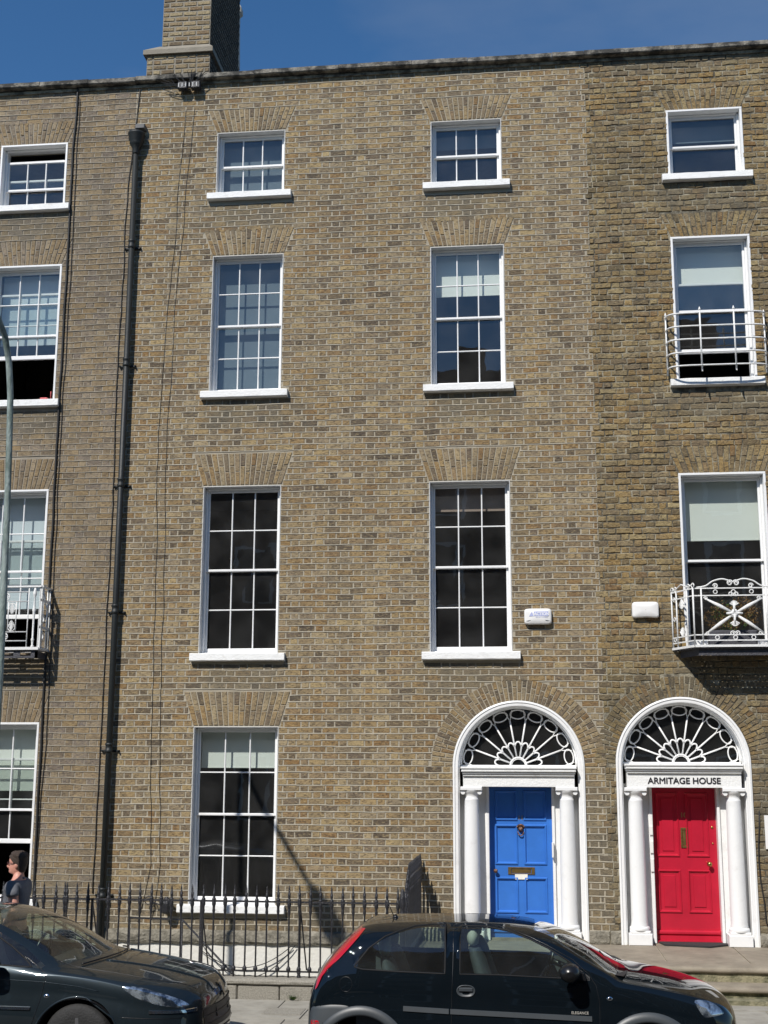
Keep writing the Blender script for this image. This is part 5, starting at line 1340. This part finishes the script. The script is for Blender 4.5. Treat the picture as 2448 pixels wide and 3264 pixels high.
def saloon():
    yc = 12.72
    tab = [(-7.55, .60, .50, .55, .50, .57, -.02), (-7.50, .74, .70, .78, .60, .80, -.05), (-7.42, .82, .84, .92, .64, .95, -.07), (-7.2, .88, .92, .98, .66, 1.02, -.06), (-6.85, .90, .935, 1.02, .62, 1.08, -.03), (-6.4, .905, .94, 1.22, .56, 1.28, 0), (-6.0, .905, .94, 1.35, .55, 1.40, 0), (-5.6, .905, .935, 1.365, .55, 1.42, .03),
           (-5.32, .905, .93, 1.345, .56, 1.405, .07), (-5.15, .905, .925, 1.295, .575, 1.365, .14), (-4.97, .905, .92, 1.205, .60, 1.295, .22), (-4.79, .905, .912, 1.095, .63, 1.19, .30), (-4.62, .905, .90, .99, .66, 1.045, .39), (-4.52, .905, .895, .945, .675, .985, .42), (-4.40, .905, .885, .92, .675, .965, .41),
           (-4.10, .90, .85, .885, .66, .925, .385), (-3.80, .89,   .80, .845, .63, .875, .345), (-3.55, .87, .75, .805, .60, .82, .30), (-3.38, .84, .70, .765, .56, .775, .27), (-3.27, .79, .645, .715, .52, .715, .22), (-3.18, .73, .58, .65, .47, .65, .17), (-3.11, .66, .50, .56, .42, .56, .11), (-3.07, .60, .40, .44, .38, .44, .08), (-3.05, .55, .33, .36, .34, .36, .10)]
    g1 = lambda x: interp([(-7, .98), (-6, .965), (-5, .955), (-4.6, .925)], x)[0]
    g2 = lambda x: interp([(-6.75, 1.0), (-6.4, 1.17), (-6.0, 1.30), (-5.6, 1.325), (-5.32, 1.30), (-5.15, 1.25), (-4.98, 1.165), (-4.86, 1.10), (-4.70, .995), (-4.60, .935)], x)[0]
    t, tree, ring = loft_car('parked_car', tab, yc, 0, 'dark slate saloon with swept-back headlamp, nose entering from the left edge', .2, [(-6.86, .39), (-4.14, .405)], M['paint2'], [(-6.7, -5.75), (-5.70, -4.62)], g1, g2, -5.25, -4.55, rearglass=(-6.8, -6.1))
    for far in (False, True):
        o = conform(tree, [(-3.76, .795), (-3.60, .785), (-3.42, .74), (-3.27, .69), (-3.16, .63), (-3.14, .60), (-3.25, .60), (-3.42, .635), (-3.58, .68), (-3.70, .74)], M['lampclear'], 'headlight', t, yc, .006, far, 6)
        conform(tree, [(-4.44+.028*math.cos(R(a)), .70+.02*math.sin(R(a))) for a in range(0, 360, 30)], M['chrome'], 'side_indicator', t, yc, .007, far, 3)
        for (a, c, z) in ((-6.0, -4.58, .60), (-3.48, -3.10, .575)):
            rows_ = []
            for (dz, oo) in ((.016, .0), (.012, .012), (-.012, .012), (-.016, .0)):
                row = []
                for k in range(25):
                    x = a+(c-a)*k/24; h_ = hit(tree, x, z+dz-.008*k/24, far, yc); row.append((x, (h_[0].y if h_[0] else yc)+(oo if far else -oo), z+dz-.008*k/24))
                rows_.append(row)
            b = MB(); b.sheet(rows_, smooth=False)
            for i in (0, 24): b.add([r_[i] for r_ in rows_], [(0, 1, 2, 3)])
            b.build('chrome_strip', M['chrome'], t)
        seam(tree, [(-4.72, 1.03), (-4.55, .93), (-4.475, .89), (-4.47, .83), (-4.50, .65), (-4.56, .45)], t, yc, .0035, far=far)
        seam(tree, [(-6.0, .845), (-5, .838), (-4.47, .818), (-4.15, .785), (-3.95, .745)], t, yc, .003, far=far, m_='paint2', name='crease', off=.001)
        seam(tree, [(-5.71, 1.3), (-5.70, .9), (-5.72, .5)], t, yc, .004, far=far)
        seam(tree, [(-3.74, .53), (-3.45, .52), (-3.2, .515)], t, yc, .003, far=far)
        seam(tree, [(-5.65, .965), (-5.65, 1.325), (-5.32, 1.305), (-5.15, 1.255), (-4.98, 1.17), (-4.86, 1.105), (-4.70, 1.0), (-4.62, .935), (-5, .955)], t, yc, .009, far=far, closed=True, name='window_rubber', m_='rubberseal', off=-.003)
        b = MB(); P = []
        for k in range(33):
            a = R(4+172*k/32); x, z = -4.14+.41*math.cos(a), .285+.41*math.sin(a); h_ = hit(tree, x, z, far, yc)
            if h_[0]: P.append((x, h_[0].y, z))
        b.tube(P, .010, 6); b.build('wheel_arch_lip', M['paint2'], t)
        my = yc+(1.0 if far else -1.0); b = MB()
        rows_ = [[(-4.98+r_*.11*math.cos(a)+dx, my+dy*(1 if far else -1), .99+r_*.07*math.sin(a)) for a in [2*math.pi*k/18 for k in range(18)]] for (r_, dy, dx) in ((.3, .11, 0), (.75, .09, 0), (1, .03, 0), (1.02, -.04, .01), (.6, -.09, .03))]
        b.sheet(rows_, closed=True); b.add(rows_[0], [tuple(range(18))]); b.build('wing_mirror', M['trim'], t)
    # bonnet shut line as a shallow seam, twin ribs, grille, badge, wipers
    def top(x, y): 
        r_ = tree.ray_cast(Vector((x, y, 3)), Vector((0, 0, -1)), 4); return r_[0].z if r_[0] else None
    for sg in (-1, 1):
        b = MB(); P = []
        for k in range(30):
            x = -4.42+1.28*k/29; y = yc+sg*(.665-.03*k/29-.16*max(0, (k-18)/11)**2); z = top(x, y)
            if z: P.append((x, y, z+.0005))
        b.tube(P, .0035, 6); b.build('bonnet_seam', M['trim'], t)
        b = MB(); P = []
        for k in range(24):
            x = -4.05+1.05*k/23; y = yc+sg*(.38-.16*k/23); z = top(x, y)
            if z: P.append((x, y, z))
        b.tube(P, .012, 8, flat=.5); b.build('bonnet_rib', M['paint2'], t)
    b = MB(); P = []
    for k in range(-10, 11): 
        u = k/10; P.append((-4.10+.42*(1-u*u)-.42+.02, yc+u*.60, 0))
    for sg in (-1, 1):
        P = []
        for k in range(12):
            u = k/11; y = yc-.62+.60*u if sg < 0 else yc+.02+.60*u; x = -4.48+.42*(1-((y-yc)/.905)**2)+.05+.0*u; z = top(x, y)
            if z: P.append((x, y, z+.015))
        b.tube(P, .008, 6)
    b.build('wiper', M['trim'], t)
    b = MB(); 
    # grille mouth: a dark inset panel with bars across the nose
    g = MB()
    for k in range(9):
        z = .555-.035*k; row = []
        for j in range(-12, 13):
            y = yc+j/12*.50; r_ = tree.ray_cast(Vector((-1, y, z)), Vector((-1, 0, 0)), 4)
            if r_[0]: row.append((r_[0].x+.006, y, z))
        if len(row) > 4:
            if k % 2 == 0: b.tube(row, .006, 5)
        if len(row) == 25: g.v; 
        if k == 0: rows_ = []
        if len(row) == 25: rows_.append(row)
    if len(rows_) > 1: g.sheet([[ (p[0]-.003, p[1], p[2]) for p in r_] for r_ in rows_]); g.build('grille', M['darkplastic'], t)
    b.build('grille_bars', M['darkplastic'], t)
    r_ = tree.ray_cast(Vector((-1, yc, .66)), Vector((-1, 0, 0)), 4)
    if r_[0]:
        p = r_[0]; n = r_[1]; 
        if n.x < 0: n = -n
        b = MB(); up = Vector((0, 0, 1)); tt = (up-n*up.dot(n)).normalized(); ss = n.cross(tt)
        ol = [(-.03, -.07), (.03, -.07), (.045, -.02), (.035, .03), (.05, .07), (.0, .085), (-.04, .06), (-.045, 0)]
        v = [p+n*.004+ss*x+tt*z for x, z in ol]+[p+n*.016+ss*x*.85+tt*z*.9 for x, z in ol]
        k = len(ol); b.add(v, [tuple(range(k, 2*k))]+[(j, (j+1) % k, k+(j+1) % k, k+j) for j in range(k)]); b.build('bonnet_badge', M['chrome'], t)
    b = MB()
    for k in range(0):
        x = -3.40+.10*k
        P = [(x+.0, yc-.30+.03*k, 0), (x+.14, yc-.16+.01*k, 0)]; q = []
        for (a_, y_, _) in P:
            z = top(a_, y_); q.append((a_, y_, z+.001) if z else None)
        if all(q): b.tube(q, .006, 6, flat=.4)
    seats(t, (-5.5,), yc, 1.0, 'seat'); seats(t, (-6.4,), yc, .95, 'seat')
    b = MB(); b.tube([(-4.98+.05*math.sin(a), yc+.38+.18*math.cos(a), .93+.17*math.sin(a)) for a in [2*math.pi*k/24 for k in range(24)]], .015, 8, closed=True); b.build('steering_wheel', M['trim'], t)
    b = MB(); b.bbox(-4.75, -4.2, yc-.7, yc+.7, .6, .90, .03); b.build('dashboard', M['darkplastic'], t)
    b = MB(); b.lathe([(.001, -.02), (.05, -.01), (.06, .03), (.04, .06), (.01, .07)], (-5.16, yc, 1.27), 12); b.build('rear_view_mirror', M['trim'], t)
saloon()

# ------------------------------------------------------------------ the man
def skin_mesh(name, nodes, edges, m_, parent, sub=2, root=0):
    me = bpy.data.meshes.new(name); me.from_pydata([n[0] for n in nodes], edges, []); o = bpy.data.objects.new(name, me); COL.objects.link(o)
    sk_ = o.modifiers.new('s', 'SKIN'); sk_.use_smooth_shade = True
    for i, n in enumerate(nodes):
        sv = me.skin_vertices[0].data[i]; sv.radius = (n[1], n[2] if len(n) > 2 else n[1]); sv.use_root = (i == root)
    ss = o.modifiers.new('u', 'SUBSURF'); ss.levels = sub; ss.render_levels = sub
    m2 = bpy.data.meshes.new_from_object(o.evaluated_get(bpy.context.evaluated_depsgraph_get())); bpy.data.objects.remove(o)
    m2.materials.clear(); m2.materials.append(m_); m2.name = name
    return link(name, m2, parent)
def man():
    ox, oy, oz = -5.875, 14.55, PZ; SC = .94
    t = thing('person', (ox, oy, oz), 'man with short brown hair, glasses and a grey polo shirt, walking left past the railings', 'person')
    def p(x, y, z): return (ox+x*SC, oy+y*SC, oz+z*SC)    # x < 0 is where he walks to; y < 0 faces the street
    N = [(p(0, 0, .98), .13, .11), (p(.01, 0, 1.15), .125, .105), (p(.02, 0, 1.32), .13, .12), (p(.02, 0, 1.43), .09, .09), (p(.02, 0, 1.50), .055, .056), (p(.015, 0, 1.58), .055, .055), (p(.0, 0, 1.66), .065, .060),
         (p(.02, -.18, 1.40), .068), (p(.085, -.25, 1.14), .056), (p(-.04, -.24, .93), .033), (p(-.09, -.22, .87), .024),
         (p(.02, .18, 1.40), .062), (p(0, .25, 1.14), .046), (p(-.14, .24, .95), .033), (p(-.19, .22, .90), .024),
         (p(-.02, -.10, .86), .10), (p(-.14, -.10, .50), .062), (p(-.22, -.10, .10), .04), (p(-.33, -.10, .05), .035),
         (p(.02, .10, .86), .10), (p(.12, .10, .50), .062), (p(.26, .10, .12), .04), (p(.18, .10, .045), .035)]
    E_ = [(0, 1), (1, 2), (2, 3), (3, 4), (4, 5), (5, 6), (3, 7), (7, 8), (8, 9), (9, 10), (3, 11), (11, 12), (12, 13), (13, 14), (0, 15), (15, 16), (16, 17), (17, 18), (0, 19), (19, 20), (20, 21), (21, 22)]
    for (w_, i0, sg) in (((-.09, -.22, .87), 10, -1), ((-.19, .22, .90), 14, 1)):   # fingers
        for k, (dx, dz, L) in enumerate(((-.02, -.08, 1), (-.005, -.09, 1), (.01, -.085, 1), (.022, -.07, 1))):
            a = len(N); N.append((p(w_[0]+dx*.6, w_[1]+.012*(k-1.5), w_[2]-.05), .010)); N.append((p(w_[0]+dx-.008, w_[1]+.014*(k-1.5), w_[2]+dz), .008)); N.append((p(w_[0]+dx-.022, w_[1]+.013*(k-1.5), w_[2]+dz*1.3), .007)); E_ += [(i0, a), (a, a+1), (a+1, a+2)]
        a = len(N); N.append((p(w_[0]-.035, w_[1], w_[2]-.02), .011)); N.append((p(w_[0]-.05, w_[1], w_[2]-.06), .009)); E_ += [(i0, a), (a, a+1)]
    bd = skin_mesh('body', N, E_, M['skin'], t)
    HT = [(1.50, -.035, .075, .052), (1.535, -.05, .078, .055), (1.548, -.090, .078, .058), (1.56, -.106, .079, .060), (1.575, -.108, .08, .066), (1.59, -.102, .083, .070), (1.602, -.110, .086, .072), (1.615, -.107, .089, .074), (1.64, -.104, .095, .077), (1.665, -.097, .10, .079), (1.69, -.107, .102, .080), (1.72, -.104, .102, .079), (1.75, -.088, .093, .072), (1.775, -.058, .068, .052), (1.79, -.02, .03, .02)]
    def head(z, a, o=0):
        f_, k_, w_ = interp(HT, z); x = (-(-f_) if 0 else None)
        c0 = (f_+k_)/2; rx = (k_-f_)/2+o; ca, sa = math.cos(a), math.sin(a)
        return p(c0-rx*math.copysign(abs(ca)**.9, ca), (w_+o)*math.copysign(abs(sa)**.9, sa), z)
    hb = MB(); zs_ = [1.50+.29*k/30 for k in range(31)]; hb.sheet([[head(z, 2*math.pi*k/24) for k in range(24)] for z in zs_], closed=True); hb.add([head(1.79, 2*math.pi*k/24) for k in range(24)], [tuple(range(24))], True)
    hb.tube([p(-.096, 0, 1.672), p(-.112, 0, 1.650), p(-.128, 0, 1.632), p(-.118, 0, 1.620), p(-.10, 0, 1.615)], [.008, .011, .014, .015, .010], 8)
    ox_, oy_, oz_ = tuple(wl(bd)); bm = bmesh.new(); bm.from_mesh(bd.data); m2 = bpy.data.meshes.new('t'); m2.from_pydata(hb.v, [], hb.f); m2.polygons.foreach_set('use_smooth', [True]*len(hb.f)); bm.from_mesh(m2); bm.to_mesh(bd.data); bm.free()
    NS = [(p(-.01, 0, .96), .155, .16), (p(-.01, 0, 1.10), .160, .16), (p(.01, 0, 1.25), .160, .165), (p(.02, 0, 1.38), .135, .15), (p(.02, 0, 1.455), .08, .085), (p(.02, 0, 1.485), .066, .066), (p(.025, -.20, 1.41), .084), (p(.05, -.245, 1.33), .078), (p(.058, -.25, 1.285), .074), (p(.02, .20, 1.41), .084), (p(.01, .245, 1.33), .078), (p(.005, .25, 1.285), .074)]
    skin_mesh('polo_shirt', NS, [(0, 1), (1, 2), (2, 3), (3, 4), (4, 5), (3, 6), (6, 7), (7, 8), (3, 9), (9, 10), (10, 11)], M['polo'], t)
    NT = [(p(0, 0, .98), .14, .12), (p(-.02, -.10, .86), .115), (p(-.14, -.10, .50), .085), (p(-.22, -.10, .14), .07), (p(.02, .10, .86), .115), (p(.12, .10, .50), .085), (p(.26, .10, .16), .07)]
    skin_mesh('trousers', NT, [(0, 1), (1, 2), (2, 3), (0, 4), (4, 5), (5, 6)], M['trousers'], t)
    for (x, y, z) in ((-.26, -.10, .03), (.22, .10, .04)): skin_mesh('shoe', [(p(x+.06, y, z+.01), .045), (p(x-.04, y, z), .045, .035), (p(x-.13, y, z-.005), .04, .025)], [(0, 1), (1, 2)], M['shoe'], t)
    # hair: cap of small locks over the skull
    b = MB(); rows_ = []
    HL_ = [(0, 1.742), (40, 1.735), (65, 1.70), (82, 1.665), (95, 1.645), (108, 1.60), (125, 1.57), (180, 1.555)]
    for i in range(13):
        row = []
        for k in range(36):
            d_ = 360*k/36; d_ = min(d_, 360-d_); hl = interp(HL_, d_)[0]; z = hl+(1.789-hl)*i/12; o = (.004 if i == 0 else .016)+.010*noise.noise(Vector((i*1.1, k*.8, 4)))+(.010 if i > 7 else 0)
            q = Vector(head(z, 2*math.pi*k/36, o)); q.z += o*.9*(i/12); row.append(tuple(q))
        rows_.append(row)
    b.sheet(rows_, closed=True); b.add(rows_[-1], [tuple(range(36))], True); b.build('hair', M['hair'], t)
    for sg in (-1, 1):
        b = MB(); b.lathe([(.004, -.012), (.02, -.008), (.024, 0), (.018, .008)], p(.012, sg*.082, 1.645), 12, 'y'); e = b.build('ear', M['skin'], t)
        for v in e.data.vertices: v.co.z = (v.co.z-p(0, 0, 1.645)[2])*1.5+p(0, 0, 1.645)[2]
        b = MB(); b.lathe([(.002, 0), (.010, .004), (.002, .012)], p(-.094, sg*.032, 1.668), 8, 'x'); b.build('eye', M['palewhite'], t)
    b = MB()
    for sg in (-1, 1):
        b.tube([p(-.112, sg*(.034+.026*math.cos(a)), 1.665+.018*math.sin(a)) for a in [2*math.pi*k/12 for k in range(12)]], .0035, 6, closed=True); b.tube([p(-.108, sg*.062, 1.668), p(-.05, sg*.084, 1.670), p(.015, sg*.086, 1.665)], .0035, 6)
    b.tube([p(-.114, -.010, 1.668), p(-.114, .010, 1.668)], .0035, 6); b.build('glasses', M['specs'], t)
    b = MB(); b.tube([p(-.100, -.022, 1.590), p(-.105, 0, 1.591), p(-.100, .022, 1.590)], .005, 6); b.build('mouth', M['specs'], t)
    b = MB(); b.tube([p(.018+.068*math.cos(a), .066*math.sin(a), 1.478+.016*math.cos(a)) for a in [2*math.pi*k/16 for k in range(16)]], .014, 6, closed=True); b.build('collar', M['polo'], t)
man()

# ------------------------------------------------------------------ weeds at the foot of the plinth
for (x, s, lb) in ((-2.78, 1.0, 'small green weed growing between the plinth and the pavement beside the vent'), (-6.9, .5, 'small weed at the left end of the plinth')):
    b = MB()
    for k in range(26):
        a = random.uniform(0, 6.28); L = random.uniform(.05, .12)*s; d = Vector((math.cos(a), -abs(math.sin(a))*.6, random.uniform(.3, 1.1))).normalized(); o_ = Vector((x, 15.37, PZ)); sd = d.cross(Vector((0, 0, 1))).normalized()*.012*s
        b.add([o_, o_+d*L*.5+sd, o_+d*L, o_+d*L*.5-sd], [(0, 1, 2, 3)])
    tag(b.build('weed', M['leaf']), lb, 'weed')
b = MB(); b.box(-2.98, -2.55, 14.5, 14.86, PZ+.001, PZ+.006); tag(b.build('drain_cover', M['granite']), 'small rectangular cover let into the pavement by the plinth', 'drain cover')

# ------------------------------------------------------------------ houses over the road (mirrored in the panes)
def opposite(x0, x1, h, label, chim=()):
    t = thing('terraced_house', ((x0+x1)/2, -8, 0), label, 'house', 'houses across the street')
    b = MB(); b.box(x0, x1, -12, -6.2, 0, h); b.build('wall', M['oppbrick'], t)
    b = MB(); k = MB()
    nx = max(1, int((x1-x0)/3.0))
    for z in (1.2, 4.6, 8.2, 11.2):
        if z+1.8 > h: continue
        for i in range(nx):
            x = x0+(x1-x0)*(i+.5)/nx; b.box(x-.62, x+.62, -6.21, -6.17, z-.08, z+2.0); k.box(x-.5, x+.5, -6.19, -6.15, z, z+1.9)
    b.build('window_frame', M['white'], t); k.build('window_pane', M['trim'], t)
    if chim:
        b = MB()
        for (cx, w_, hh) in chim: b.box(cx-w_/2, cx+w_/2, -10, -7.5, h-.5, h+hh)
        b.build('chimney', M['oppbrick'], t)
opposite(-34, -7.5, 12.6, 'lower brick terrace across the street, seen only as reflections in the panes', ((-12, 2.0, 1.6), (-21, 1.6, 1.4)))
opposite(-7.5, 30, 16.4, 'taller brick terrace across the street, seen only as reflections in the panes', ((-5.2, 1.6, 2.2), (6, 1.8, 2.0), (-1.9, 1.0, 1.2)))
